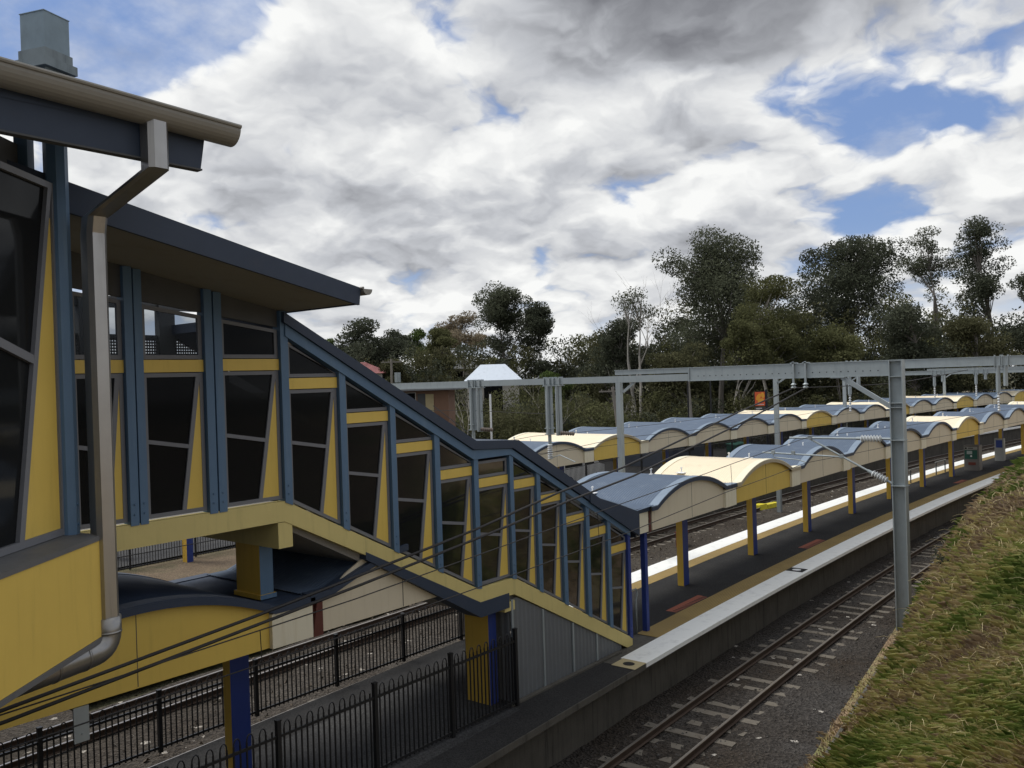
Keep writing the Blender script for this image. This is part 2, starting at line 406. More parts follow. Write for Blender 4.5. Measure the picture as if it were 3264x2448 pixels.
# ------------------------------------------------------------------ ground, tracks, platforms
def struct(name, mb, mat): return props(mb.build(name, mat), kind='structure')
b = MB(); N = 24
for i in range(N + 1):
    for j in range(N + 1):
        b.v.append((-700 + 1900 * (i / N), -600 + 1900 * (j / N), -.4))
for i in range(N):
    for j in range(N): b.f.append([i * (N + 1) + j, (i + 1) * (N + 1) + j, (i + 1) * (N + 1) + j + 1, i * (N + 1) + j + 1]); b.mi.append(0)
struct('ground', b, M['ground'])

def toe(x):
    if x < 33: return 6.0 + .113 * (x - 16.7)
    return arc(x, 7.85)[1] if x < 110 else arc(110, 7.85)[1]
def bank(x, y):
    d = toe(x) - y
    if d <= 0: return -.15
    k = min(1, max(0, (x - 14) / 14)); k = k * k * (3 - 2 * k)
    gr = .85 + k * 1.75; cap = 5.3 + .3 * k
    h = cap * (1 - math.exp(-gr * d / cap))
    return -.12 + h + .12 * math.sin(x * 1.1 + y * .7) * min(1, d) + .07 * math.sin(x * 2.9 - y * 2.3) * min(1, d)

b = MB(); k = 0
xs = [x for x in np.arange(8, 118, .75)]
nn = np.concatenate([np.arange(4.4, 10.5, .33), np.arange(10.5, 22.2, .6)])
for x in xs:
    for n in nn:
        p = arc(x, float(n))
        b.v.append((p[0], p[1], -.18 + .035 * math.sin(x * 2.3 + n * 5.1) * math.sin(n * 3.7 - x * .9)))
for i in range(len(xs) - 1):
    for j in range(len(nn) - 1):
        a = i * len(nn) + j; b.f.append([a, a + len(nn), a + len(nn) + 1, a + 1]); b.mi.append(0)
ballast = struct('ballast', b, [M['ballast'], M['ballast_brown']])
mi = []
for i in range(len(xs) - 1):
    for j in range(len(nn) - 1): mi.append(1 if nn[j] > 12 else 0)
ballast.data.polygons.foreach_set('material_index', mi)
b = MB(); ribbon(b, 14.6, 30.5, -.2, -25, 9.5); ribbon(b, -2, 14.4, -.25, -25, 9.5); struct('track_bed', b, M['ballast_brown'])

def track(n, x0, x1, sl0, sl1, label, pitch, start):
    c = arcz((sl0 + sl1) / 2, n, -.2)
    tr = thing('railway_track', c, label, 'railway track', 'railway tracks')
    for sgn in (-1, 1):
        m = n + sgn * .57; b = MB()
        sweep(b, [(m - .06, -.15), (m + .06, -.15), (m + .06, -.135), (m + .012, -.12), (m + .012, -.045), (m + .034, -.035), (m + .034, -.004), (m - .034, -.004), (m - .034, -.035), (m - .012, -.045), (m - .012, -.12), (m - .06, -.135)], x0, x1, 1.5)
        r = b.build('rail', M['rust_rail'], tr)
        b = MB(); sweep(b, [(m - .03, -.0035), (m + .03, -.0035), (m + .026, .003), (m - .026, .003)], x0, x1, 1.5); b.build('rail_head', M['rail_top'], r)
    proto = None; x = sl0; i = 0
    while x < sl1:
        a = arc(x, n); h = heading(x, n); ax = Vector((math.cos(h), math.sin(h), 0)); ay = Vector((-math.sin(h), math.cos(h), 0))
        b = MB(); wj = random.uniform(.10, .125); z = random.choice((-.160, -.170, -.180, -.19))
        b.obox((a[0], a[1], -.24 + (z + .152)), ax, ay, (0, 0, 1), wj, 1.02 + random.uniform(-.03, .03), .088)
        b.build('sleeper', M['sleeper'], tr)
        x += pitch; i += 1
track(9.17, 6, 118, 10, 58, 'nearest railway track beside the grass bank, running along the near platform face', .66, 0)
track(16.75, -20, 118, 8, 14, 'middle railway track hidden behind the far edge of the near platform', .66, 0)
track(20.65, -20, 118, 26, 66, 'farthest railway track, in front of the second platform', .68, 0)

# pale and dark stones lying on the ballast
b = MB()
def stone(x, y, z, r):
    q = [Vector((random.gauss(0, 1), random.gauss(0, 1), random.gauss(0, .8))).normalized() * r * random.uniform(.7, 1.2) for _ in range(4)]
    b.add([(x + p.x, y + p.y, z + abs(p.z) * .7) for p in q] + [(x, y, z + r)], [(0, 1, 2), (0, 2, 3), (0, 1, 4), (1, 2, 4), (2, 3, 4), (3, 0, 4)])
for _ in range(2600):
    x = random.uniform(9, 42); n = random.uniform(6.9, 10.3)
    p = arc(x, n)
    b.cur = 0 if random.random() > .012 else 1
    stone(p[0], p[1], -.17, random.uniform(.018, .045) * (1 if b.cur == 0 else .9))
for _ in range(1500):
    x = random.uniform(9, 62); n = random.uniform(17.3, 22)
    p = arc(x, n); b.cur = 1 if random.random() < .06 else 2
    stone(p[0], p[1], -.17, random.uniform(.03, .085))
M['stone_grey'] = paint('grey_stone', (.075, .070, .066), .9, var=.3); M['stone_pale'] = paint('pale_stone', (.32, .30, .26), .9, var=.2); M['stone_brown'] = paint('brown_stone', (.10, .08, .06), .9, var=.3)
props(b.build('ballast_stones', [M['stone_grey'], M['stone_pale'], M['stone_brown']]), 'loose grey and pale stones scattered over the ballast', 'stones', kind='stuff')

# near platform: body, asphalt, white coping, tactile strips
b = MB(); sweep(b, [(10.78, -.3), (10.78, .84), (10.42, .86), (10.42, .985), (15.2, .985), (15.2, .86), (14.95, .84), (14.95, -.3)], -20, 112); struct('platform', b, M['concrete_dark'])
b = MB(); ribbon(b, 11.705, 13.945, .991, 16.6, 112); ribbon(b, 10.44, 15.18, .991, -20, 16.6); struct('platform_surface', b, M['asphalt'])
b = MB(); ribbon(b, 11.2, 14.1, .996, -20, 13.3); struct('platform_path', b, M['path'])
b = MB(); sweep(b, [(10.40, .90), (10.40, 1.0), (11.08, 1.0), (11.08, .90)], 17.05, 112); sweep(b, [(14.47, .9), (14.47, 1.0), (15.22, 1.0), (15.22, .9)], 17.5, 112); struct('platform_coping', b, M['white_edge'])
b = MB(); ribbon(b, 11.085, 11.70, .999, 18.9, 112); ribbon(b, 13.95, 14.465, .999, 17.5, 112); struct('tactile_paving', b, M['tactile'])
b = MB()
for x0, x1, nA, nB in ((21.2, 23.2, 11.74, 12.08), (31.4, 33.3, 11.74, 12.1), (52.9, 54.6, 11.74, 12.1)):
    k = 14; b.cur = 0
    ribbon(b, (nA + nB) / 2, nB, .9945, x0, x1)
    for i in range(k):
        xa = x0 + (x1 - x0) * i / k; ribbon(b, nA, (nA + nB) / 2, .9945, xa, xa + (x1 - x0) / k * .55)
struct('platform_marking', b, M['marking_red'])
def tile(name, x, na, nb, c1, c2, label):
    o = thing(name, arcz(x, (na + nb) / 2, 1.004), label, 'marker')
    b = MB(); ribbon(b, na, nb, 1.004, x - .27, x + .27, .3); b.build('tile', c1, o)
    b = MB(); p = [arc(x + .13 * math.cos(q), (na + nb) / 2 + .14 * math.sin(q)) for q in np.linspace(0, 2 * math.pi, 25)[:-1]]
    b.add([(q[0], q[1], 1.008) for q in p], [tuple(range(24))]); b.build('spot', c2, o)
tile('platform_marker', 16.78, 10.40, 11.02, M['beige'], M['black_flat'], 'beige square with black round spot at the near end of the white edge')
tile('platform_marker', 27.8, 10.52, 11.08, M['black_flat'], M['white'], 'black square with white round spot on the white platform edge by the mast')

# second platform
b = MB(); sweep(b, [(22.3, -.3), (22.3, .88), (22.1, .9), (22.1, .985), (29.4, .985), (29.4, -.3)], 27, 125); struct('platform', b, M['concrete_dark'])
b = MB(); ribbon(b, 22.75, 29.3, .991, 27, 125); struct('platform_surface', b, M['asphalt'])
b = MB(); sweep(b, [(22.06, .9), (22.06, 1.0), (22.7, 1.0), (22.7, .9)], 27, 125); struct('platform_coping', b, M['white_edge'])
b = MB(); b.add([(-20, 22, -.1), (27.5, 22.2, -.1), (27.5, 70, .5), (-20, 70, .5)], [(0, 1, 2, 3)]); struct('verge', b, M['dirt'])
b = MB(); b.add([(27.5, 29.45, .2), (110, 16, .2), (130, 36, .3), (27.5, 46, .3)], [(0, 1, 2, 3)]); struct('car_park', b, M['asphalt'])
b = MB(); b.add([(-20, 29.6, .05), (27.4, 29.6, .05), (27.4, 31.5, .06), (-20, 31.5, .06)], [(0, 1, 2, 3)]); b.add([(-20, 35, .12), (27.4, 36, .22), (27.4, 44, .3), (-20, 44, .3)], [(0, 1, 2, 3)]); struct('footpath', b, M['path'])

# embankment with its kerb
b = MB(); xs = np.concatenate([np.arange(2, 45, .4), np.arange(45, 112, 2)]); ds = np.concatenate([np.arange(-.35, 6.5, .28), np.arange(6.5, 40, 3.5)])
for x in xs:
    for d in ds: b.v.append((x, toe(x) - d, bank(x, toe(x) - d)))
for i in range(len(xs) - 1):
    for j in range(len(ds) - 1):
        a = i * len(ds) + j; b.f.append([a, a + 1, a + len(ds) + 1, a + len(ds)]); b.mi.append(0)
o = struct('embankment', b, M['soil']); o.data.polygons.foreach_set('use_smooth', [True] * len(o.data.polygons))
b = MB(); b.bar((8, toe(8) + .03, -.08), (33.2, toe(33.2) + .03, -.08), .07, .30); props(b.build('kerb', M['concrete_dark']), 'low stained concrete edging along the foot of the grass bank', 'kerb')
# ------------------------------------------------------------------ covered stairway
MAIN = Plane((0, 11.17), (1, 0), (0, -1))
ST = thing('covered_stairway', (10, 12.7, 1.0), 'enclosed blue and yellow stairway with slanting dark windows descending to the near platform', 'stairway')
posts = [(5.68, 5.795), (5.815, 5.925), (6.84, 6.965), (6.99, 7.115), (8.12, 8.255), (9.24, 9.37), (10.34, 10.46), (11.41, 11.545), (12.47, 12.60), (13.55, 13.67), (14.43, 14.555), (15.32, 15.45), (16.21, 16.345), (17.08, 17.21), (17.95, 18.07)]
def zfloor(x):
    if x < 8.14: return 5.77
    if x < 12.52: return 5.77 - (x - 8.14) * (2.25 / 4.38)
    if x < 13.62: return 3.52
    return 3.52 - (x - 13.62) * (2.30 / 4.38)
def ztop(x):            # underside of the blue edge beam
    if x < 8.25: return 8.72 - (x - 5.98) * .135
    if x < 12.5: return 8.26 - (x - 8.25) * (2.28 / 4.25)
    if x < 13.56: return 5.985
    return 5.985 - (x - 13.56) * (2.315 / 4.39)
bars = {0: (7.76, 7.93), 1: (7.76, 7.93), 2: (7.77, 7.94), 3: (7.47, 7.64), 4: (6.87, 7.04), 5: (6.28, 6.45), 6: (5.70, 5.87), 7: (5.43, 5.60), 8: (5.28, 5.455), 9: (4.86, 5.035), 10: (4.29, 4.455), 11: (3.86, 4.04), 12: (3.33, 3.50)}
bays = [(5.0, 5.68), (5.925, 6.84), (7.115, 8.12), (8.255, 9.24), (9.37, 10.34), (10.46, 11.41), (11.545, 12.47), (12.6, 13.55), (13.67, 14.43), (14.555, 15.32), (15.45, 16.21), (16.345, 17.08), (17.21, 17.95)]

def bay(pl, parent, xa, xb, zf, zt, y0, y1, glass_up, glass_lo, fw_=.055, narrow=None):
    """one window bay: raking window with a triangular infill, yellow transom, upper light"""
    w = xb - xa; e = .012
    fr = MB(); a0, a1 = xa + e, xb - e
    f = fw_
    zl = lambda x: zf(x) + .02
    q = lambda x: zl(x) + f * 1.05
    def lowst(p0, p1): fr.strip(pl, p0, p1, f, -.05, .0)
    # lower frame: bottom, top, sides, rake, tilted mullion
    fr.wall(pl, [(a0, zl(a0)), (a1, zl(a1)), (a1, q(a1)), (a0, q(a0))], -.05, 0)
    fr.wall(pl, [(a0, y0 - f - e), (a1, y0 - f - e), (a1, y0 - e), (a0, y0 - e)], -.05, 0)
    fr.wall(pl, [(a0, q(a0)), (a0 + f, q(a0 + f)), (a0 + f, y0 - f - e), (a0, y0 - f - e)], -.05, 0)
    fr.wall(pl, [(a1 - f, q(a1 - f)), (a1, q(a1)), (a1, y0 - f - e), (a1 - f, y0 - f - e)], -.05, 0)
    xf, xt = xa + .575 * w, a1 - f * 1.55
    zk = y0 - f - e
    g = f * 1.15
    fr.wall(pl, [(xf, q(xf)), (xf + g, q(xf + g)), (xt + g * .6, zk), (xt - g * .4, zk)], -.048, .002)
    h0 = q(a0); zm = h0 + (zk - h0) * .53
    rake = lambda z: xf + (xt - .4 * g - xf) * (z - q(xf)) / (zk - q(xf))
    zr = zm - .115 * w
    fr.wall(pl, [(a0 + f, zm - f / 2), (rake(zr - f / 2), zr - f / 2), (rake(zr + f / 2), zr + f / 2), (a0 + f, zm + f / 2)], -.047, .001)
    # upper light
    if zt is not None:
        u0_, = (y1 + e,)
        fr.wall(pl, [(a0, u0_), (a1, u0_), (a1, u0_ + f), (a0, u0_ + f)], -.05, 0)
        zta, ztb = zt(a0) - .045, zt(a1) - .045
        s_ = f * .95
        fr.wall(pl, [(a0, u0_ + f), (a0 + f, u0_ + f), (a0 + f, zt(a0 + f) - .045 - s_), (a0, zta - s_)], -.05, 0)
        if ztb - s_ > u0_ + f + .02:
            fr.wall(pl, [(a1 - f, u0_ + f), (a1, u0_ + f), (a1, ztb - s_), (a1 - f, zt(a1 - f) - .045 - s_)], -.05, 0)
        fr.wall(pl, [(a0, zta - s_), (a1, max(ztb - s_, u0_ + f)), (a1, ztb), (a0, zta)], -.05, 0)
    win = fr.build('window', M['frame'], parent)
    p = MB(); p.wall(pl, [(a0 + f * .5, q(a0)), (xf + .01, q(xf)), (rake(zr) + .01, zr), (a0 + f * .5, zm)], -.032, -.022); p.build('pane', glass_lo, win)
    p = MB(); p.wall(pl, [(a0 + f * .5, zm), (rake(zr) + .01, zr), (xt, zk), (a0 + f * .5, zk)], -.032, -.022); p.build('pane', glass_lo, win)
    if zt is not None:
        p = MB(); p.wall(pl, [(a0 + f * .5, u0_ + f * .5), (a1 - f * .3, u0_ + f * .5), (a1 - f * .3, max(ztb - s_ * .5, u0_ + f * .6)), (a0 + f * .5, zta - s_ * .5)], -.032, -.022); p.build('pane', glass_up, win)
    p = MB(); p.wall(pl, [(xf + g, q(xf + g)), (a1 - f, q(a1 - f)), (a1 - f, zk), (xt + g * .6, zk)], -.03, -.008); p.build('infill_panel', M['yellow'], parent)
    p = MB(); p.wall(pl, [(xa + .004, y0), (xb - .004, y0), (xb - .004, y1), (xa + .004, y1)], -.04, .012); p.build('transom_panel', M['yellow'], parent)

for i, (xa, xb) in enumerate(bays):
    bay(MAIN, ST, xa, xb, zfloor, ztop, bars[i][0], bars[i][1], M['glass'] if i < 2 else M['glass_dark'], M['glass_dark'], .055 if i < 8 else .047)
for (xa, xb) in posts:
    b = MB(); zt_ = (9.22 - (xa - 5.4) * .2) if xa < 8.2 else ztop(xa) + .02
    b.wall(MAIN, [(xa, zfloor(xa) - .03), (xb, zfloor(xb) - .03), (xb, zt_), (xa, zt_)], -.12, .065)
    for zz_ in (.12, .25):
        for xx in ((xa + xb) / 2,): b.tube([MAIN(xx, zfloor(xx) + zz_, .06), MAIN(xx, zfloor(xx) + zz_, .078)], .014, 6)
    b.build('post', M['royal'] if xa > 17.9 else M['blue_steel'], ST)
# dark panel over the upper windows, blue edge beam, roof with dark fascia
b = MB(); b.wall(MAIN, [(4.6, ztop(4.6)), (8.12, ztop(8.12)), (8.12, 8.95), (4.6, 9.6)], -.06, -.01); b.build('upper_panel', M['dark_panel'], ST)
b = MB()
e_ = [(8.2, 8.29), (12.46, 6.0), (13.575, 6.0), (18.05, 3.64)]
f_ = [(8.2, 8.47), (12.42, 6.19), (13.60, 6.12), (18.05, 3.78)]
for i in range(3): b.wall(MAIN, [e_[i], e_[i + 1], f_[i + 1], f_[i]], -.05, .085)
b.build('edge_beam', M['blue_steel'], ST)
b = MB(); g_ = [(8.15, 8.50), (12.42, 6.20), (13.62, 6.13), (18.08, 3.79)]; h_ = [(8.15, 8.66), (12.50, 6.36), (13.80, 6.28), (18.2, 3.93)]
for i in range(3): b.extr([MAIN(*g_[i], .13), MAIN(*g_[i + 1], .13), MAIN(*h_[i + 1], .13), MAIN(*h_[i], .13)], (0, 3.4, 0))
b.build('roof', M['navy'], ST)
b = MB()
# stringer
s0 = [(4.6, 5.76), (8.125, 5.76), (12.52, 3.50), (13.62, 3.50), (18.06, 1.17)]; s1 = [(4.6, 5.44), (8.10, 5.45), (12.56, 3.22), (13.60, 3.17), (17.82, .992)]
for i in range(4): b.wall(MAIN, [s1[i], s1[i + 1], s0[i + 1], s0[i]], -.1, .05)
b.wall(MAIN, [(17.82, .992), (18.06, .992), (18.06, 1.17)], -.1, .05)
b.build('stringer', M['pale_yellow'], ST)
b = MB()
for pa, pb in (((9.70, 4.575), (12.555, 3.13)), ((12.555, 3.13), (13.42, 3.13))):
    dz = .27 if pa[0] < 12 else .2
    b.wall(MAIN, [(pa[0], pa[1] - (0 if pa[0] < 10 else .19)), (pb[0], pb[1] - .19), (pb[0], pb[1] + (.105)), (pa[0], pa[1] + (.13 if pa[0] < 10 else .105))], -.35, .058)
b.build('soffit_beam', M['navy'], ST)
# flights, treads, floors
b = MB(); pts = []
x = 8.2
n_ = 15
for i in range(n_): pts += [(8.2 + i * 4.3 / n_, 5.66 - i * 2.25 / n_), (8.2 + (i + 1) * 4.3 / n_, 5.66 - i * 2.25 / n_)]
pts += [(13.6, 3.41)]
for i in range(n_): pts += [(13.62 + i * 4.25 / n_, 3.41 - i * 2.28 / n_), (13.62 + (i + 1) * 4.25 / n_, 3.41 - i * 2.28 / n_)]
pts += [(17.9, 1.0), (17.3, 1.0), (13.6, 3.05), (12.5, 3.05), (8.0, 5.42), (4.6, 5.42), (4.6, 5.66)]
b.extr([(px, 11.28, pz) for px, pz in reversed(pts)], (0, 3.0, 0)); b.build('flight', M['concrete'], ST)
# rear wall
REAR = Plane((0, 14.38), (1, 0), (0, -1)); b = MB()
b.wall(REAR, [(1.5, 5.45), (9.3, 5.45), (9.3, 7.86), (1.5, 7.86)], 0, .05)
for i, (xa, xb) in enumerate(bays):
    if xa > 9: b.wall(REAR, [(xa - .13, zfloor(xa)), (xb, zfloor(xb)), (xb, ztop(xb)), (xa - .13, ztop(xa))], 0, .05)
b.build('rear_wall', M['dark_panel'], ST)
for xa, xb in ((6.55, 6.85), (7.93, 8.22), (9.15, 9.4)):
    b = MB(); b.wall(REAR, [(xa, 7.87), (xb, 7.87), (xb, 9.1), (xa, 9.1)], -.06, .1); b.build('rear_post', M['dark_panel'], ST)
b = MB(); b.wall(REAR, [(1.5, 8.46), (9.3, 8.40), (9.3, 8.47), (1.5, 8.53)], -.04, .04); b.wall(REAR, [(1.5, 8.98), (9.3, 8.92), (9.3, 9.1), (1.5, 9.2)], -.04, .04); b.build('rear_rail', M['dark_panel'], ST)
b = MB()
for xa in np.arange(2.2, 9.2, .045): b.bar((xa, 14.36, 7.87), (xa, 14.36, 8.44), .02, .014)
for z in np.arange(7.9, 8.44, .05): b.bar((2.2, 14.36, z), (9.2, 14.36, z), .02, .03)
b.build('mesh_screen', M['dark_panel'], ST)
# upper support: crosshead and column
b = MB(); b.box(7.985, 8.245, 11.13, 14.2, 5.045, 5.44); b.build('crosshead', M['pale_yellow'], ST)
b = MB(); b.box(8.0, 8.24, 11.66, 12.3, 4.25, 5.045); b.box(7.97, 8.27, 11.62, 12.34, 4.2, 4.27)
k_ = b.build('column', [M['yellow_deep'], M['blue_steel']], ST)
for pg in k_.data.polygons:
    if pg.normal.y < -.9: pg.material_index = 1
b = MB(); b.box(13.1, 13.34, 11.42, 12.05, 1.0, 3.05)
k_ = b.build('column', [M['yellow_deep'], M['royal']], ST)
for pg in k_.data.polygons:
    if pg.normal.y < -.9: pg.material_index = 1
b = MB(); b.box(13.30, 13.62, 11.14, 14.0, 2.86, 3.05); b.build('crosshead', M['pale_yellow'], ST)
# ribbed store wall under the lower flight
def zs(x): return min(3.1, 3.15 - (x - 13.62) * (2.12 / 4.2))
b = MB(); xx = np.arange(13.5, 17.62, .035); top = []; bot = []
for i, x in enumerate(xx):
    d = (0, .012, .012, 0)[i % 4]
    bot.append((x, 11.165 - d, 1.0)); top.append((x, 11.165 - d, max(1.02, zs(x) - .02)))
m_ = len(xx); b.add(bot + top, [(i, i + 1, m_ + i + 1, m_ + i) for i in range(m_ - 1)])
yy = np.arange(11.19, 12.45, .04); base = len(b.v)
sb = [(13.5 - (0, .012, .012, 0)[i % 4], y, 1.0) for i, y in enumerate(yy)]; stp = [(p[0], p[1], 3.04) for p in sb]
b.add(sb + stp, [(i + 1, i, len(yy) + i, len(yy) + i + 1) for i in range(len(yy) - 1)])
M['rib'] = paint('grey_ribbed_sheet', (.155, .165, .175), .55, .2, var=.1, dirt=(.08, .08, .08), dirt_amt=.35, streak=True)
cw = b.build('store_wall', M['rib'], ST)
b = MB()
for x in (13.53, 14.55, 15.62, 16.55):
    b.box(x - .028, x + .028, 11.132, 11.160, 1.0, max(1.05, zs(x) - .03))
b.build('cover_strip', M['galv'], cw)
b = MB(); b.box(13.3, 17.4, 11.02, 11.13, .992, 1.03); b.build('footing', M['concrete_dark'], ST)

# ------------------------------------------------------------------ upper hall roof over the top of the stairs
HR = thing('hall_roof', (6.3, 12, 9.0), 'long sloping roof with navy fascia and grey soffit above the top of the stairs', 'roof')
zft = lambda x: 9.73 - .219 * (x - 4.43)
b = MB(); b.extr([(3.2, 9.45, zft(3.2)), (8.31, 9.45, zft(8.31)), (8.28, 9.45, 8.64), (3.2, 9.45, zft(3.2) - .35)], (0, .05, 0))
b.extr([(8.265, 9.505, 8.65), (8.315, 9.505, 8.65), (8.315, 9.505, zft(8.31)), (8.265, 9.505, zft(8.31))], (0, 3.3, 0)); b.build('fascia', M['navy'], HR)
b = MB(); sl = (8.64 - (zft(4.64) - .325)) / (8.28 - 4.64); zsf = lambda x: 8.665 + sl * (x - 8.26)
b.extr([(1.0, 9.505, zsf(1.0) + .02), (8.26, 9.505, 8.665), (8.26, 9.505, 8.69), (1.0, 9.505, zsf(1.0) + .045)], (0, 3.3, 0)); b.build('soffit', M['soffit'], HR)
b = MB(); b.extr([(1.0, 9.47, zft(1.0) - .06), (8.31, 9.47, zft(8.31) - .03), (8.31, 9.47, zft(8.31) + .015), (1.0, 9.47, zft(1.0) - .02)], (0, 3.4, 0)); b.build('roof_sheet', M['blue_roof'], HR)
def gutter_mesh(a, dirn, length, rad, up=(0, 0, 1), n=10, th=.012, lip=.02):
    """half-round gutter: open trough with a rolled front lip"""
    a = Vector(a); dirn = Vector(dirn).normalized(); side = dirn.cross(Vector(up)).normalized()
    b = MB(); prof = []
    for i in range(n + 1):
        q = math.pi * i / n; prof.append((math.cos(q) * rad, -math.sin(q) * rad))
    inner = [(x * (1 - th / rad), z * (1 - th / rad)) for x, z in prof]
    ring = prof + inner[::-1]; m = len(ring); vs = []
    for k in (0, 1):
        for x, z in ring: vs.append(a + dirn * length * k + side * x + Vector((0, 0, z)))
    b.add(vs, [(j, (j + 1) % m, m + (j + 1) % m, m + j) for j in range(m)])
    b.add([a + side * x + Vector((0, 0, z)) for x, z in prof], [tuple(range(n + 1))]); b.add([a + dirn * length + side * x + Vector((0, 0, z)) for x, z in prof], [tuple(range(n, -1, -1))])
    for sg in (1,): b.tube([a + side * rad * sg + Vector((0, 0, .012)), a + dirn * length + side * rad * sg + Vector((0, 0, .012))], lip, 8)
    return b
gutter_mesh((8.40, 12.8, 8.87), (0, -1, 0), 3.4, .085).build('end_gutter', M['gutter'], HR)
b = MB(); b.tube([(8.40, 11.5, 8.85), (8.40, 11.4, 8.5), (8.40, 11.3, 8.3), (8.40, 11.3, 7.9)], .075, 10); b.build('downpipe', M['pipe'], HR, smooth=True)

# ------------------------------------------------------------------ front building (drawn .84 of the way out from the bridge)
C0 = Vector((0, 0, 7.5))
def S(x, y, z): return C0 + (Vector((x, y, z)) - C0) * .84
W0 = S(3.8, 10.32, 5.76); W1 = S(4.86, 11.19, 5.76)
NEAR = Plane((W0.x, W0.y), (W1 - W0).xy, ((W1 - W0).y, -(W1 - W0).x))
FB = thing('station_building', (W1.x, W1.y, 1.0), 'near corner of the yellow station building with tall dark window and blue corner post', 'building')
L1 = 1.38 * .84
zb_ = W0.z
def zt1(x): return S(0, 0, 10.16).z
def near_bay(t0, t1):
    f = .066; pl = NEAR; e = .0
    z0, z1 = zb_, S(0, 0, 10.12).z; fr = MB(); w_ = t1 - t0
    fr.wall(pl, [(t0, z0), (t1, z0), (t1, z0 + f * 1.1), (t0, z0 + f * 1.1)], -.05, .02)
    fr.wall(pl, [(t0, z1 - f), (t1, z1 - f), (t1, z1), (t0, z1)], -.05, .02)
    fr.wall(pl, [(t0, z0 + f * 1.1), (t0 + f, z0 + f * 1.1), (t0 + f, z1 - f), (t0, z1 - f)], -.05, .02)
    fr.wall(pl, [(t1 - f, z0 + f * 1.1), (t1, z0 + f * 1.1), (t1, z1 - f), (t1 - f, z1 - f)], -.05, .02)
    xf = t0 + w_ * .345; xt = t1 - f * 2.1; zk = z1 - f
    zq = z0 + f * 1.1; g = .088
    fr.wall(pl, [(xf, zq), (xf + g, zq), (xt + g * .8, zk), (xt, zk)], -.045, .022)
    rake = lambda z: xf + (xt - xf) * (z - zq) / (zk - zq)
    za = S(0, 0, 8.16).z; zc = za - .2 * w_ * .75
    fr.wall(pl, [(t0 + f, za - .045), (rake(zc), zc - .045), (rake(zc), zc + .045), (t0 + f, za + .045)], -.045, .021)
    win = fr.build('window', M['frame'], FB)
    p = MB(); p.wall(pl, [(t0 + f / 2, zq), (xf + .01, zq), (rake(zc) + .01, zc), (t0 + f / 2, za)], -.03, -.02); p.build('pane', M['glass_black'], win)
    p = MB(); p.wall(pl, [(t0 + f / 2, za), (rake(zc) + .01, zc), (xt + .01, zk), (t0 + f / 2, zk)], -.03, -.02); p.build('pane', M['glass_black'], win)
    p = MB(); p.wall(pl, [(xf + g, zq), (t1 - f, zq), (t1 - f, zk - .3), (t1 - f - .02, zk - .3)], -.03, -.005); p.build('infill_panel', M['yellow'], FB)
near_bay(L1 - 1.33, L1 + .0)
near_bay(L1 - 2.9, L1 - 1.57)
b = MB()
for t0 in (L1 + .075, L1 - 1.45):
    c = NEAR(t0, 0, .0); q = []
    for i in range(8):
        a = 2 * math.pi * (i + .5) / 8; q.append((c.x + .118 * math.cos(a), c.y + .118 * math.sin(a), zb_ - .02))
    zc_ = 10.2
    b = MB(); b.extr(q, (0, 0, zc_ - zb_)); 
    for zz_ in (.09, .3): b.tube([NEAR(t0, zb_ + zz_, .1), NEAR(t0, zb_ + zz_, .125)], .016, 6)
    b.wall(NEAR, [(t0 - .17, zb_), (t0 - .04, zb_), (t0 - .04, 10.3), (t0 - .17, 10.3)], -.34, -.2)
    b.build('post', M['blue_steel'], FB)
b = MB(); b.wall(NEAR, [(-3.6, S(0, 0, 10.1).z), (L1 + .12, S(0, 0, 10.1).z), (L1 + .12, S(0, 0, 10.60).z), (-3.6, S(0, 0, 10.60).z)], -.34, -.30); b.build('upper_panel', M['dark_panel'], FB)
po = .34
b = MB(); b.extr([NEAR(-3.6, zb_ - .035, po + .01), NEAR(-3.6, zb_ + .0, -.06), NEAR(-3.6, zb_ - .10, -.06), NEAR(-3.6, zb_ - .085, po + .01)], NEAR.u * (3.6 + L1 + .13)); b.build('sill', M['sill'], FB)
zp0 = S(0, 0, 4.46).z
b = MB(); b.wall(NEAR, [(-3.6, zp0), (L1 + .07, zp0), (L1 + .07, zb_ - .08), (-3.6, zb_ - .08)], -.05, po); b.build('wall_panel', M['yellow'], FB)
b = MB(); b.wall(NEAR, [(-3.6, zp0 - .055), (L1 + .06, zp0 - .055), (L1 + .06, zp0 - .002), (-3.6, zp0 - .002)], -.04, po + .012); b.build('base_flashing', M['sill'], FB)
b = MB(); b.wall(NEAR, [(-3.6, zp0 - .02), (L1, zp0 - .02), (L1, zb_), (-3.6, zb_)], -2.2, -.07); b.build('floor_slab', M['concrete_dark'], FB)
# back of the room behind the near glass
b = MB(); b.wall(NEAR, [(-3.6, zb_), (L1 - .3, zb_), (L1 - .3, 9.4), (-3.6, 9.4)], -2.1, -2.0); b.build('inner_wall', M['dark_panel'], FB)
CO = thing('shading_block', (0, 20, 5.4), 'unseen dark walled block added over the tracks to shade the ground beneath', 'building')  # out of view, added to keep skylight off the track bed at left
b = MB(); b.box(-8, 3.3, 12.2, 31, 5.35, 5.62); b.build('shading_deck', M['concrete_dark'], CO)
b = MB(); b.box(2.9, 3.0, 12.4, 31, 5.63, 9.2); b.build('shading_wall', M['dark_panel'], CO)
b = MB(); b.box(-8, 3.4, 12.2, 31, 9.21, 9.4); b.build('roof', M['navy'], CO)
b = MB()
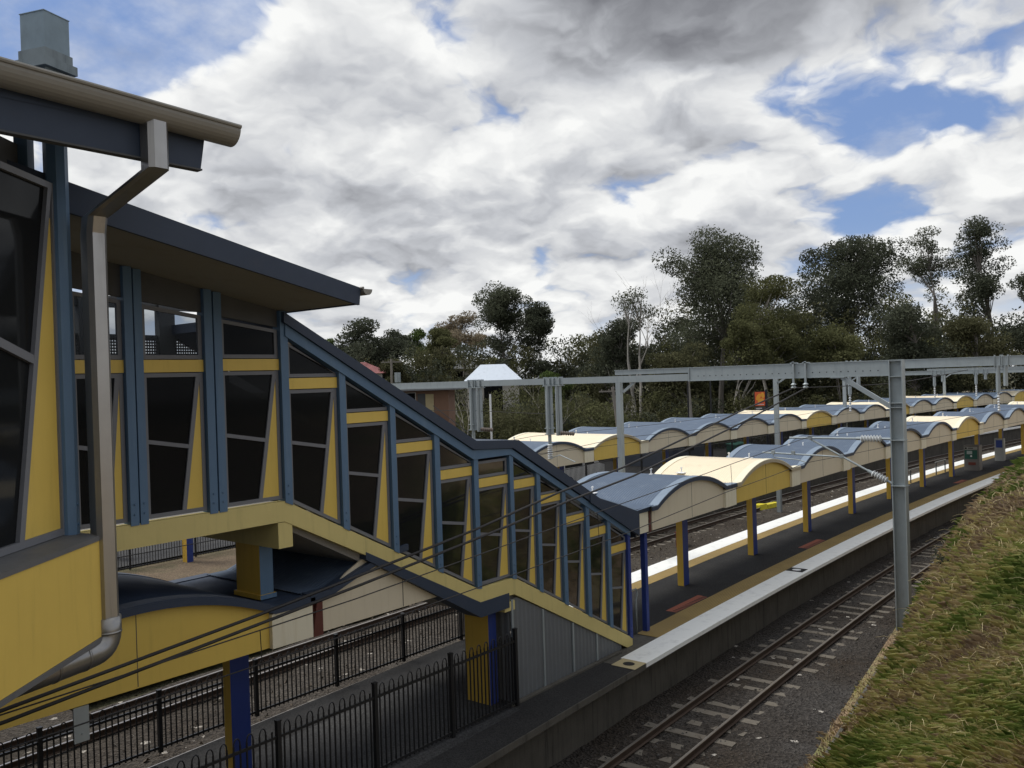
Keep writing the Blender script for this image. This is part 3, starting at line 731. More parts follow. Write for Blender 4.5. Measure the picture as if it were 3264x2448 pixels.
# monopitch roof rising away behind the gutter
gy = S(0, 9.42, 0).y; zg = S(0, 0, 10.70).z
rx1 = S(5.9, 0, 0).x
b.extr([(-3, gy + .12, zg - .12), (-3, gy + .12, zg - .04), (-3, gy + 6.0, zg + 2.2), (-3, gy + 6.0, zg + 2.12)], (rx1 + 3, 0, 0)); b.build('roof', M['navy'], FB)
b = MB(); yb = gy + .13
b.extr([(-3, yb, S(0, 0, 10.27).z), (S(5.92, 0, 0).x, yb, S(0, 0, 10.20).z), (S(5.98, 0, 0).x, yb, S(0, 0, 10.56).z), (-3, yb, S(0, 0, 10.88).z)], (0, .06, 0)); b.build('fascia_beam', M['navy'], FB)
b = MB(); b.extr([(-3, yb - .03, S(0, 0, 10.265).z), (S(5.92, 0, 0).x, yb - .03, S(0, 0, 10.175).z), (S(5.92, 0, 0).x, yb - .03, S(0, 0, 10.195).z), (-3, yb - .03, S(0, 0, 10.295).z)], (0, .1, 0)); b.build('beam_flange', M['dark_panel'], FB)
gl = S(6.30, 0, 0).x + 3
gm = gutter_mesh((-3, gy + .03, S(0, 0, 10.82).z + .24), (1, -.0, -.040), gl, .165, n=14, lip=.022); gm.build('gutter', M['gutter'], FB)
# downpipe with its bends and round shoe
def rect_pipe(pts, hx, hy):
    b = MB()
    prof = [(-hx, -hy * .6), (-hx * .6, -hy), (hx * .6, -hy), (hx, -hy * .6), (hx, hy * .6), (hx * .6, hy), (-hx * .6, hy), (-hx, hy * .6)]
    vs = []
    for p in pts: vs += [(p[0] + a, p[1] + c, p[2]) for a, c in prof]
    n = 8; m = len(pts)
    return b.add(vs, [(i * n + k, i * n + (k + 1) % n, (i + 1) * n + (k + 1) % n, (i + 1) * n + k) for i in range(m - 1) for k in range(n)] + [tuple(range(n)), tuple((m - 1) * n + k for k in range(n))])
px, py = S(5.27, 11.02, 0).xy; oy = S(0, 9.47, 0).y
pt = [(px, oy, S(0, 0, 10.62).z), (px, oy, S(0, 0, 10.06).z), (px, py - .04, S(0, 0, 9.72).z), (px, py, S(0, 0, 9.52).z), (px, py, S(0, 0, 4.62).z)]
pipe = rect_pipe(pt, .105, .118).build('downpipe', M['pipe'], FB)
b = MB()
for zz_ in (S(0, 0, 10.45).z, S(0, 0, 10.33).z): b.tube([(px + .03, oy - .1, zz_), (px + .03, oy - .112, zz_)], .016, 6)
b.build('rivet', M['galv'], pipe)
b = MB(); zs_ = S(0, 0, 4.64).z; rr_ = .145
d_ = -NEAR.u
path = [Vector((px, py, zs_ + .02)), Vector((px, py, zs_ - .14))]
for i in range(1, 7):
    a = math.pi / 2 * i / 6
    path.append(Vector((px, py, zs_ - .14)) + (d_ - NEAR.n * .42).normalized() * (.17 * (1 - math.cos(a))) + Vector((0, 0, -.17 * math.sin(a))))
e0 = path[-1]; dd = (path[-1] - path[-2]).normalized()
dd = (d_ - NEAR.n * .42 + Vector((0, 0, -.02))).normalized()
path.append(e0 + dd * .16); path.append(e0 + dd * .52); path.append(e0 + dd * .98)
b.tube(path, [rr_ * 1.02, rr_ * 1.02] + [rr_] * 6 + [rr_ * 1.03, rr_ * 1.0, rr_ * .94], 18)
for q, r_ in ((path[1], 1.05), (path[8], 1.07), (path[9], 1.05)):
    i = path.index(q); tdir = (path[min(i + 1, len(path) - 1)] - path[i - 1]).normalized(); b.tube([q - tdir * .012, q + tdir * .012], rr_ * r_, 18)
M['shoe'] = paint('dull_zinc_shoe', (.27, .265, .255), .33, .75, var=.2, scale=5, dirt=(.12, .11, .1), dirt_amt=.4)
b.build('pipe_elbow', M['shoe'], pipe, smooth=True)
# flue on the roof
vx0, vx1, vxm = S(4.47, 0, 0).x, S(4.95, 0, 0).x, 0
vy = S(0, 10.92, 0).y
VT = thing('roof_vent', ((vx0 + vx1) / 2, vy, 10.4), 'square weathered galvanised flue standing on the roof above the gutter', 'vent')
cxv, cyv = S(4.72, 10.92, 0).xy; hv = .155
def turn(a):
    c, s_ = math.cos(a), math.sin(a); return Vector((c, s_, 0)), Vector((-s_, c, 0))
ux_, uy_ = turn(R(20))
zA, zB, zC, zD = 10.2, S(0, 0, 11.45).z, S(0, 0, 11.62).z, S(0, 0, 12.06).z
b = MB(); b.obox((cxv, cyv, (zC + zD) / 2), ux_, uy_, (0, 0, 1), hv, hv, (zD - zC) / 2); b.obox((cxv, cyv, zD + .004), ux_, uy_, (0, 0, 1), hv + .006, hv + .006, .004); b.build('flue', M['galv_old'], VT)
M['galv_dark'] = paint('dark_galvanised_collar', (.19, .225, .24), .6, .3, var=.3, scale=5, dirt=(.07, .09, .1), dirt_amt=.6, streak=True)
b = MB(); b.obox((cxv, cyv, (zB + zC) / 2), ux_, uy_, (0, 0, 1), hv + .018, hv + .018, (zC - zB) / 2); b.obox((cxv, cyv, zB), ux_, uy_, (0, 0, 1), hv + .048, hv + .048, .045); b.obox((cxv, cyv, (zA + zB) / 2), ux_, uy_, (0, 0, 1), hv - .005, hv - .005, (zB - zA) / 2 - .045); b.build('collar', M['galv_dark'], VT)

# the road bridge the picture is taken from
BR = thing('road_bridge', (-6, 4, 0), 'concrete road bridge over the tracks at the end of the platform', 'bridge')
b = MB(); b.box(-14, -.55, -40, 60, 5.1, 5.85); b.build('deck', M['concrete'], BR)
b = MB(); b.box(-.75, -.56, -40, 5.6, 5.86, 6.85); b.build('parapet', M['concrete'], BR)
for y in (7.0, 15.9, 19.0, 28.0):
    b = MB(); b.box(-13, -2.2, y - .3 - (.0), y + .3, -.4, 5.09); b.build('pier', M['concrete_dark'], BR)

# ------------------------------------------------------------------ platform canopies
PITCH = 5.3
def canopy(name, W, corr, yellow, label, group, loc0, col_y):
    """one barrel-roofed canopy bay, local x along the platform, y across it, z = 0 at the fascia foot"""
    o = thing(name, (0, 0, 0), label, 'canopy', group)
    def zr(x):
        if .2 < x < 4.45:
            c = 4.25; s_ = .49; r = (c * c / 4 + s_ * s_) / (2 * s_); xm = x - 2.325
            return .56 + math.sqrt(r * r - xm * xm) - (r - s_)
        return .56
    xs_ = [-.1, .0, .2] + list(np.linspace(.2, 4.45, 23))[1:] + [4.9, 5.2]
    roofm = M['cream_roof'] if yellow else M['blue_roof']; trimm = M['cream_light'] if yellow else M['blue_trim']; bandm = M['trim_tan'] if yellow else M['navy']
    # roof sheet
    y0, y1 = .12, W - .12; b = MB()
    ny = int((y1 - y0) / .019) if corr else 30
    ys = np.linspace(y0, y1, ny + 1); amp = .0075 if corr else 0
    for x in xs_:
        for j, y in enumerate(ys): b.v.append((x, y, zr(x) + .06 + amp * math.sin(2 * math.pi * (y - y0) / .076)))
    m = len(ys)
    for i in range(len(xs_) - 1):
        for j in range(m - 1): b.f.append([i * m + j, (i + 1) * m + j, (i + 1) * m + j + 1, i * m + j + 1]); b.mi.append(0)
    rf = b.build('roof', roofm, o, smooth=True)
    for ya, yb_ in ((-.10, .14), (W - .14, W + .10)):
        b = MB()
        for i in range(len(xs_) - 1):
            xa, xb = xs_[i], xs_[i + 1]
            b.hexa([(xa, ya, zr(xa) + .055), (xb, ya, zr(xb) + .055), (xb, yb_, zr(xb) + .055), (xa, yb_, zr(xa) + .055), (xa, ya, zr(xa) + .078), (xb, ya, zr(xb) + .078), (xb, yb_, zr(xb) + .078), (xa, yb_, zr(xa) + .078)])
        b.build('roof_flashing', trimm, rf)
    for ya, yb_ in ((-.105, -.08), (W + .08, W + .105)):
        b = MB()
        for i in range(len(xs_) - 1):
            xa, xb = xs_[i], xs_[i + 1]
            b.hexa([(xa, ya, zr(xa) - .045), (xb, ya, zr(xb) - .045), (xb, yb_, zr(xb) - .045), (xa, yb_, zr(xa) - .045), (xa, ya, zr(xa) + .054), (xb, ya, zr(xb) + .054), (xb, yb_, zr(xb) + .054), (xa, yb_, zr(xa) + .054)])
        b.build('edge_band', bandm, o)
    # fascia panels
    fx = [.05] + list(np.linspace(.2, 4.40, 18)); pts = [(.05, 0), (4.40, 0)] + [(x, zr(x) - .0) for x in reversed(fx)]
    for yy_, nm in ((0.0, 'fascia'), (W - .03, 'fascia')):
        b = MB(); b.extr([(x, yy_, z) for x, z in pts], (0, .03, 0)); b.build(nm, M['yellow'] if yellow else M['cream'], o)
    b = MB(); b.box(2.32, 2.33, -.004, .0, 0.02, zr(2.3) - .02); b.build('panel_joint', M['dark_panel'], o)
    for yy_, sg in ((0, -1), (W, 1)):
        b = MB(); ya, yb_ = sorted((yy_ + sg * .075, yy_ - sg * .03)); b.box(4.402, 5.16, ya, yb_, -.01, .515); b.build('end_cap', M['cream_light'], o)
        b = MB(); ya, yb_ = sorted((yy_ + sg * .01, yy_ - sg * .05)); b.extr([(5.165, ya, -.02), (5.30, ya, -.02), (5.245, ya, .52), (5.22, ya, .52)], (0, yb_ - ya, 0)); b.build('fin', M['fin'], o)
    # soffit and beam
    b = MB(); b.box(-.1, 5.2, .04, W - .04, .30, .34); b.build('soffit', M['soffit'], o)
    # column
    b = MB(); cx = 4.66
    b.box(cx, cx + .36, col_y, col_y + .21, 1.0 - 3.56, .31)
    k = b.build('column', [M['yellow_deep'], M['royal']], o)
    for pg in k.data.polygons:
        if abs(pg.normal.y) > .9: pg.material_index = 1
    # roof anchors
    for (ax_, ay_) in ((.55, W * .72), (2.5, W * .46)):
        b = MB(); zt_ = zr(ax_) + .075
        b.box(ax_ - .16 if ay_ > W * .6 else ax_ - .06, ax_ + .16 if ay_ > W * .6 else ax_ + .06, ay_ - .14 if ay_ > W * .6 else ay_ - .04, ay_ + .14 if ay_ > W * .6 else ay_ + .04, zt_ - .01, zt_ + .012)
        b.tube([(ax_, ay_, zt_), (ax_, ay_, zt_ + .13)], .022, 6); b.tube([(ax_ - .03, ay_, zt_ + .15), (ax_ + .03, ay_, zt_ + .15)], .03, 6)
        b.build('roof_anchor', M['white'], rf)
    return o
M['trim_tan'] = paint('tan_edge_band', (.42, .36, .25), .6, var=.08)
M['fin'] = paint('dark_red_fin', (.10, .028, .02), .6, var=.15)
def place(o, x, n, rot=True):
    h = heading(x + 2.65, n) if rot else 0
    a = arc(x + 2.65, n)
    o.location = (a[0] - 2.65 * math.cos(h), a[1] - 2.65 * math.sin(h), 3.56); o.rotation_euler = (0, 0, h)
ORD = ['first', 'second', 'third', 'fourth', 'fifth', 'sixth', 'seventh', 'eighth', 'ninth', 'tenth', 'eleventh', 'twelfth', 'thirteenth', 'fourteenth', 'fifteenth', 'sixteenth', 'seventeenth']
GR1, GR2 = 'canopy bays along the near platform', 'canopy bays along the far platform'
lab = {}
def row(W, corr, n, x0, pitch, count, yel, group, where, col_y):
    pb = py_ = None; used = set()
    for i in range(count):
        y_ = i in yel
        L = ('cream roofed canopy bay with yellow arched front, ' if y_ else 'blue roofed canopy bay with cream arched front, ') + where(i)
        src = py_ if y_ else pb
        if src is None:
            c = canopy('platform_canopy', W, corr, y_, L, group, None, col_y)
            if y_: py_ = c
            else: pb = c
        else: c = copy_tree(src, (0, 0, 0), 0, L, group)
        place(c, x0 + pitch * i, n)
        lab[(group, i)] = c
row(2.9, True, 11.4, 19.32, 5.3, 11, {1, 6, 10}, GR1, lambda i: ORD[i] + ' from the stairs on the near platform', 1.5)
row(5.6, False, 22.95, 29.05, 4.98, 17, {1, 6, 9, 12, 15}, GR2, lambda i: ORD[i] + ' from the left on the far platform', 1.6)
# the stair end of the first near bay: short valley, navy end wall, blue post
c0 = lab[(GR1, 0)]
E0 = thing('canopy_end', (18.9, 12.8, 3.56), 'navy closing wall and cream cap where the near canopy meets the stairs', 'canopy end')
b = MB(); b.box(18.45, 19.235, 11.27, 11.37, 3.55, 4.075); b.build('end_cap', M['cream_light'], E0)
EP = [(16.3, 4.86), (16.7, 4.72), (17.1, 4.60), (17.5, 4.48), (17.9, 4.35), (18.2, 4.25), (18.40, 4.19)]
b = MB(); b.wall(MAIN, EP + [(18.40, 3.60), (18.08, 3.76), (16.3, 4.69)], .06, .145); b.build('end_wall', M['navy'], E0)
b = MB(); n_ = len(EP); yy = np.linspace(11.16, 14.3, 165)
RP = [(x, z - .01) for x, z in EP] + [(19.35, 4.215)]
for x, z in RP:
    for y in yy: b.v.append((x, y, z + .008 * math.sin(2 * math.pi * y / .076)))
for i in range(len(RP) - 1):
    for k in range(len(yy) - 1): b.f.append([i * len(yy) + k, (i + 1) * len(yy) + k, (i + 1) * len(yy) + k + 1, i * len(yy) + k + 1]); b.mi.append(0)
b.build('roof', M['blue_roof'], E0, smooth=True)
b = MB(); b.box(18.41, 19.30, 11.235, 11.255, 4.07, 4.195); b.build('edge_band', M['navy'], E0)
b = MB(); b.box(18.35, 18.40, 11.13, 14.3, 3.55, 4.10); b.build('return_wall', M['navy_dark'], E0)
b = MB(); b.tube([(x, 11.09, z + .012) for x, z in EP], .02, 6); b.build('end_trim', M['blue_trim'], E0)
b = MB(); b.extr([(19.24, 11.25, 3.54), (19.35, 11.25, 3.54), (19.31, 11.25, 4.06), (19.27, 11.25, 4.06)], (0, .05, 0)); b.build('fin', M['fin'], E0)
b = MB(); b.box(19.2, 19.33, 11.38, 11.51, 1.0, 3.56); b.build('post', M['royal'], E0)
# two bays carried on under the stairs
U = copy_tree(lab[(GR1, 1)], (3.44, 11.235, 3.56), 0, 'yellow fronted canopy bay with navy roof tucked under the stair landing', GR1)
for ch in U.children:
    if ch.name.startswith(('roof', 'edge_band')):
        ch.data = ch.data.copy(); ch.data.materials[0] = M['navy'] if ch.name.startswith('edge') else M['dark_roof'] if 'dark_roof' in M else M['navy']
        for g2 in ch.children:
            if g2.name.startswith('roof_flashing'): g2.data = g2.data.copy(); g2.data.materials[0] = M['navy']
U2 = thing('platform_canopy', (8.75, 12.7, 3.56), 'cream fronted canopy bay cut off by the underside of the stair flight', 'canopy', GR1)
b = MB(); b.extr([(8.8, 11.235, 3.56), (12.35, 11.235, 3.56), (12.35, 11.235, 3.58), (9.9, 11.235, 4.66), (9.35, 11.235, 4.40), (8.95, 11.235, 4.12), (8.8, 11.235, 4.12)], (0, .03, 0)); b.build('fascia', M['cream'], U2)
b = MB(); b.box(10.62, 10.632, 11.229, 11.234, 3.57, 4.5); b.build('panel_joint', M['dark_panel'], U2)
b = MB(); b.extr([(8.60, 11.16, 3.54), (8.80, 11.16, 3.54), (8.80, 11.16, 4.14), (8.70, 11.16, 4.14)], (0, .06, 0)); b.build('fin', M['fin'], U2)
b = MB(); xs_ = [8.55, 8.95] + list(np.linspace(8.95, 10.7, 9))[1:]
def zr2(x):
    if x <= 8.95: return 4.15
    return 4.15 + .46 * math.sin(min(1, (x - 8.95) / 2.1) * math.pi / 2)
ny = 150; ys = np.linspace(11.36, 14.1, ny)
for x in xs_:
    for y in ys: b.v.append((x, y, zr2(x) + .06 + .009 * math.sin(2 * math.pi * y / .085)))
for i in range(len(xs_) - 1):
    for j in range(ny - 1): b.f.append([i * ny + j, (i + 1) * ny + j, (i + 1) * ny + j + 1, i * ny + j + 1]); b.mi.append(0)
b.build('roof', M['blue_roof'], U2, smooth=True)
b = MB()
for i in range(len(xs_) - 1):
    xa, xb = xs_[i], xs_[i + 1]
    b.hexa([(xa, 11.13, zr2(xa) - .03), (xb, 11.13, zr2(xb) - .03), (xb, 11.365, zr2(xb) + .05), (xa, 11.365, zr2(xa) + .05), (xa, 11.13, zr2(xa) + .075), (xb, 11.13, zr2(xb) + .075), (xb, 11.365, zr2(xb) + .078), (xa, 11.365, zr2(xa) + .078)])
b.build('edge_band', M['navy'], U2)
# ------------------------------------------------------------------ overhead line structures
def insulator(b, a, c, r, discs=8):
    a = Vector(a); c = Vector(c); pts = []; rr = []
    for i in range(discs * 2 + 1):
        pts.append(a.lerp(c, i / (discs * 2))); rr.append(r if i % 2 else r * .42)
    return b.tube(pts, rr, 12)
M['porcelain'] = paint('pale_insulator', (.55, .57, .58), .3, var=.08, dirt=(.3, .3, .3), dirt_amt=.3)
M['brown_ins'] = paint('brown_insulator', (.16, .13, .11), .3, var=.1)
GG = 'overhead line gantries over the tracks'
X1 = 26.7
G1 = thing('line_gantry', (X1, 7.2, 0), 'nearest galvanised gantry with tall mast at the foot of the grass bank', 'gantry', GG)
b = MB()
b.box(X1 - .15, X1 + .15, 7.37, 7.40, -.3, 7.74); b.box(X1 - .15, X1 + .15, 7.02, 7.05, -.3, 7.74); b.box(X1 - .012, X1 + .012, 7.05, 7.37, -.3, 7.73)
for z in (7.70, 7.24, 6.47, 6.34): b.box(X1 - .145, X1 - .013, 7.052, 7.368, z, z + .022)
b.box(X1 - .148, X1 + .148, 7.053, 7.367, 7.73, 7.745)
for z in (5.40, 4.07): b.box(X1 - .165, X1 + .165, 7.0, 7.42, z - .012, z + .012)
b.build('mast', M['galv'], G1)
b = MB()
b.box(X1 - .07, X1 + .07, 7.405, 13.87, 7.275, 7.30); b.box(X1 - .07, X1 + .07, 7.405, 16.82, 7.715, 7.74); b.box(X1 - .05, X1 + .05, 7.405, 13.86, 7.30, 7.715)
b.box(X1 - .05, X1 + .05, 13.87, 16.80, 7.565, 7.712); b.box(X1 - .08, X1 + .08, 13.84, 13.88, 7.27, 7.742)
beam = b.build('beam', M['galv'], G1)
b = MB(); b.box(X1 - .08, X1 + .08, 13.885, 31.5, 7.29, 7.525); b.box(X1 - .11, X1 - .08, 23.9, 31.5, 7.245, 7.30); b.build('extension_beam', M['galv'], G1)
b = MB()
for y in np.arange(7.7, 13.6, .215): b.box(X1 - .0535, X1 - .051, y, y + .03, 7.425, 7.455)
b.build('bolt_hole', M['black_flat'], beam)
b = MB(); b.bar((X1, 7.41, 6.38), (X1, 8.78, 7.27), .10, .13); b.box(X1 - .1, X1 + .1, 8.68, 9.1, 7.25, 7.272); b.build('brace', M['galv'], G1)
b = MB(); b.box(X1 - .09, X1 + .09, 16.58, 16.77, -.3, 7.285); b.bar((X1, 16.5, 6.95), (X1, 16.05, 7.27), .07, .09); b.build('support_post', M['galv'], G1)
def dropper(G, x, ya, yb, zt, z0, z1, tip, rad=.085):
    b = MB(); b.box(x - .075, x + .075, ya - .125, ya + .125, z0, zt); b.tube([(x - .1, ya - .02, zt), (x - .1, ya - .02, z0 + .05)], .065, 8)
    b.box(x - .075, x + .075, yb - .10, yb + .10, z1, zt); b.tube([(x - .09, yb, zt), (x - .09, yb, z1)], .06, 8)
    for y in (ya, yb):
        for q in (-.13, .13): b.box(x - .14, x + .14, y + q - .018, y + q + .018, zt - .03, zt + .30)
    b.box(x - .15, x + .15, min(ya, yb) - .2, max(ya, yb) + .2, zt - .045, zt - .02)
    for z in (z0, z0 + .22): b.box(x - .15, x + .15, ya - .14, ya + .14, z, z + .035)
    b.tube([(x - .02, ya, z0), (x - .02, ya, z0 - .42)], rad * .8, 8)
    d = b.build('dropper', M['galv'], G)
    b = MB(); insulator(b, (x - .02, ya, z0 - .36), (x - .02, ya, tip - .02), .115, 7); b.build('insulator', M['porcelain'], d)
    b = MB(); b.tube([(x - .02, ya, tip + .02), (x - .02, ya - .45, tip + .16), (x - .02, ya - 1.15, tip - .08)], .02, 6); b.build('steady_arm', M['galv'], d)
    b = MB(); insulator(b, (x - .1, yb - .12, z1 + .1), (x - .1, yb - .75, z1 + .08), .085, 6); b.build('insulator', M['brown_ins'], d)
dropper(G1, X1, 19.83, 19.38, 7.27, 5.38, 5.35, 4.45)
dropper(G1, X1, 23.72, 23.36, 7.27, 5.5, 5.45, 4.75)
for y in (10.24, 9.86):
    b = MB(); b.box(X1 - .12, X1 - .09, y - .03, y + .03, 7.12, 7.8); b.box(X1 - .12, X1 + .1, y - .09, y + .09, 7.735, 7.77); insulator(b, (X1 - .1, y, 7.13), (X1 - .1, y, 6.95), .09, 2); b.build('cable_hanger', M['galv'], G1)
CA = thing('cantilever_arm', (X1, 7.4, 5.4), 'swinging bracket arm with two ribbed insulators held out from the near mast', 'bracket arm')
CA.parent = None
b = MB(); b.tube([(X1 - .02, 8.36, 5.425), (X1 - .02, 10.45, 5.415)], .032, 8); b.tube([(X1 - .02, 8.0, 4.42), (X1 - .02, 9.82, 5.40)], .03, 8); b.tube([(X1 - .02, 8.83, 4.86), (X1 - .02, 11.35, 4.93)], .026, 8)
b.tube([(X1 - .02, 11.0, 4.93), (X1 - .02, 10.98, 4.79), (X1 - .02, 10.2, 4.73), (X1 - .02, 9.95, 4.66)], .018, 6)
for y, z in ((9.8, 5.42), (8.86, 4.87), (11.0, 4.93), (10.35, 4.93)): b.box(X1 - .06, X1 + .02, y - .05, y + .05, z - .05, z + .07)
b.build('tube_frame', M['galv'], CA)
b = MB(); insulator(b, (X1 - .02, 7.68, 5.43), (X1 - .02, 8.28, 5.425), .115, 7); b.build('insulator', M['porcelain'], CA)
b = MB(); insulator(b, (X1 - .02, 7.55, 4.20), (X1 - .02, 7.98, 4.41), .115, 6); b.build('insulator', M['porcelain'], CA)
b = MB(); b.tube([(X1 - .02, 7.40, 5.43), (X1 - .02, 7.7, 5.43)], .035, 8); b.tube([(X1 - .02, 8.26, 5.425), (X1 - .02, 8.40, 5.425)], .05, 8); b.tube([(X1 - .02, 7.38, 4.10), (X1 - .02, 7.57, 4.21)], .035, 8); b.tube([(X1 - .02, 7.96, 4.40), (X1 - .02, 8.1, 4.47)], .05, 8); b.build('bracket', M['galv'], CA)

def far_gantry(x, ylo, yhi, z0, z1, posts_, drops, label):
    h = heading(x, 15); G = thing('line_gantry', (x, ylo, 0), label, 'gantry', GG)
    b = MB(); b.box(x - .1, x + .1, ylo, yhi, z0, z0 + .03); b.box(x - .1, x + .1, ylo, yhi, z1 - .03, z1); b.box(x - .07, x + .07, ylo, yhi, z0 + .03, z1 - .03); b.build('beam', M['galv'], G)
    for y in posts_:
        b = MB(); b.box(x - .11, x + .11, y - .11, y + .11, -.3, z0); b.bar((x, y - .1, z0 - .6), (x, y - 1.0, z0), .08, .1); b.build('support_post', M['galv'], G)
    for ya, yb, tip in drops:
        b = MB()
        for y in (ya, yb):
            b.tube([(x, y, z0), (x, y, tip + (.9 if y == ya else 1.2))], .10, 8)
            for q in (-.12, .12): b.box(x - .13, x + .13, y + q - .015, y + q + .015, z0 - .08, z1 + .06)
        d = b.build('dropper', M['galv'], G)
        b = MB(); insulator(b, (x, ya, tip + .9), (x, ya, tip), .07, 7); b.build('insulator', M['porcelain'], d)
    return G
far_gantry(46, 2.5, 19.4, 7.46, 7.90, [18.7], [(7.93, 7.62, 5.3), (14.75, 14.3, 5.3)], 'second gantry beyond the mast, its long beam running out of the picture on the right')
far_gantry(68, 2, 23, 6.93, 7.22, [22.2], [(15.8, 15.25, 5.2), (13.1, 12.5, 5.3)], 'third gantry, seen small beneath the second gantry beam')
far_gantry(92, -4, 22, 7.0, 7.3, [20.5], [(9.0, 8.6, 5.2)], 'farthest gantry, low among the trees at the right')

def wire(name, pts, r, label, group=None):
    P_ = []
    for a, c in zip(pts[:-1], pts[1:]):
        a = Vector(a); c = Vector(c); L = (c - a).length; k = max(1, int(L / 3)); sag = min(.22, L * L * .00025)
        for i in range(k):
            t_ = i / k; p = a.lerp(c, t_); p.z -= sag * 4 * t_ * (1 - t_); P_.append(p)
    P_.append(Vector(pts[-1]))
    b = MB(); b.tube(P_, r, 6); o = b.build(name, M['cable']); return props(o, label, 'cable', group)
GW = 'cables strung along the tracks'
wire('power_cable', [(-.5, 10.3, 3.85), (3.7, 10.2, 4.13), (6.91, 10.2, 4.41), (8.74, 10.2, 4.6), (11.45, 10.2, 4.89), (13.98, 10.2, 5.24), (16.4, 10.2, 5.50), (22.45, 10.22, 6.42), (26.6, 10.24, 6.98)], .022, 'upper of the two thick black cables sweeping past the stairway to the gantry', GW)
wire('power_cable', [(-.5, 10.25, 3.74), (3.75, 10.15, 4.02), (6.97, 10.12, 4.32), (8.74, 10.1, 4.49), (11.45, 10.05, 4.78), (13.98, 9.98, 5.08), (16.4, 9.95, 5.32), (22.2, 9.9, 6.2), (26.6, 9.87, 6.96)], .022, 'lower of the two thick black cables sweeping past the stairway to the gantry', GW)
wire('power_cable', [(26.6, 10.24, 6.98), (36, 9.8, 6.9), (46, 9.2, 7.3)], .016, 'thick black cable running on from the near gantry to the next', GW)
def along(n, z, r, label, x0=-.4, sup=(26.7, 46, 68, 92), zs_=None, name='contact_wire'):
    xs_ = [x0] + list(sup); return wire(name, [arcz(x, n, z if zs_ is None else zs_[i]) for i, x in enumerate(xs_)], r, label, GW)
wire('messenger_wire', [(-.4, 9.2, 4.30), (4.5, 9.2, 4.46), (7.8, 9.2, 4.58), (10.3, 9.22, 4.72), (15, 9.4, 4.93), (21, 9.65, 5.2), (26.68, 9.79, 5.47), (36, 9.3, 5.25), (46, 8.4, 5.3), (57, 7.5, 5.1), (68, 6.3, 5.2)], .0085, 'thin supporting wire above the nearest track, crossing in front of the lower stair windows', GW)
wire('contact_wire', [(-.4, 9.3, 4.02), (7, 9.25, 4.10), (14.9, 9.2, 4.38), (20, 9.5, 4.55), (26.68, 9.95, 4.64), (36, 9.4, 4.6), (46, 8.1, 4.6), (57, 7.2, 4.6), (68, 6.2, 4.6)], .0085, 'lower thin contact wire above the nearest track', GW)
for n, nm in ((16.75, 'middle'), (20.65, 'farthest')):
    along(n, 5.3, .009, 'thin supporting wire above the %s track' % nm, zs_=(5.0, 5.3, 5.3, 5.3, 5.3), name='messenger_wire')
    along(n, 4.6, .009, 'lower thin contact wire above the %s track' % nm)
for (x, n, za, zb2) in ((6.3, 9.2, 4.09, 4.52), (14.0, 9.3, 4.34, 4.88), (20.6, 9.6, 4.56, 5.16)):
    b = MB(); b.tube([(x, n, za), (x, n + .02, zb2)], .006, 5); props(b.build('wire_hanger', M['cable']), 'short vertical hanger between the two thin wires, ' + {6.3: 'in front of the cream panel', 14.0: 'in front of the lowest stair windows', 20.6: 'in front of the first yellow canopy'}[x], 'wire hanger', GW)
wire('service_cable', [(26.7, 31, 6.4), (26.7, 23.8, 6.3), (26.7, 19.6, 6.15)], .011, 'dark cable looped between the hanging posts on the near gantry', GW)

# ------------------------------------------------------------------ fences
def hoop_fence(name, y, x0, x1, zg, ztop_, posts_, label, pitch=.105, hoop=True, r=.0105, yf=None):
    F = thing(name, ((x0 + x1) / 2, y, zg), label, 'fence', 'black bar fences')
    yf = yf or (lambda x: y)
    for px in posts_:
        b = MB(); b.box(px - .035, px + .035, yf(px) - .035, yf(px) + .035, zg, ztop_ + .10); b.obox((px, yf(px), ztop_ + .11), (1, 0, 0), (0, 1, 0), (0, 0, 1), .04, .04, .012); b.build('post', M['black'], F)
    ps = sorted(posts_)
    for pa, pb_ in zip(ps[:-1], ps[1:]):
        b = MB(); ya, yb = yf(pa), yf(pb_)
        for z in (zg + .09, ztop_ - .13): b.bar((pa + .036, ya, z), (pb_ - .036, yb, z), .034, .042)
        k = int((pb_ - pa - .08) / pitch); st = (pb_ - pa) / (k + 1)
        for i in range(1, k + 1):
            x = pa + st * i; yy_ = ya + (yb - ya) * i / (k + 1)
            b.bar((x, yy_, zg + .04), (x, yy_, ztop_ - .03 if hoop else ztop_), r * 2, r * 2)
            if hoop and i % 2 and i < k:
                q = [(x + st / 2 - st / 2 * math.cos(a), yy_, ztop_ - .03 + st * .95 * math.sin(a)) for a in np.linspace(0, math.pi, 9)]
                b.tube(q, r, 5, False)
        b.build('panel', M['black'], F)
    return F
hoop_fence('bar_fence', 11.0, 1.9, 13.43, 1.0, 2.42, [1.95, 3.87, 5.82, 7.77, 9.69, 11.54, 13.42], 'black hoop topped fence along the near side of the platform, ending at the ribbed wall')
hoop_fence('bar_fence', 14.95, 2, 18, .99, 2.0, [3.95, 6.0, 8.05, 10.08, 12.11, 14.1, 16.1, 18.0], 'black hoop topped fence along the far side of the platform beneath the stairs')
hoop_fence('bar_fence', 35.4, 6, 27, .1, 1.75, [6 + 3 * i for i in range(8)], 'long black bar fence across the dry verge, seen under the stair landing', .125, False, .011)
hoop_fence('bar_fence', 29.0, 27, 100, 1.0, 2.75, [27.5 + 3 * i for i in range(25)], 'tall black bar fence along the back of the far platform', .12, False, .012, yf=lambda x: arc(x, 29.15)[1])

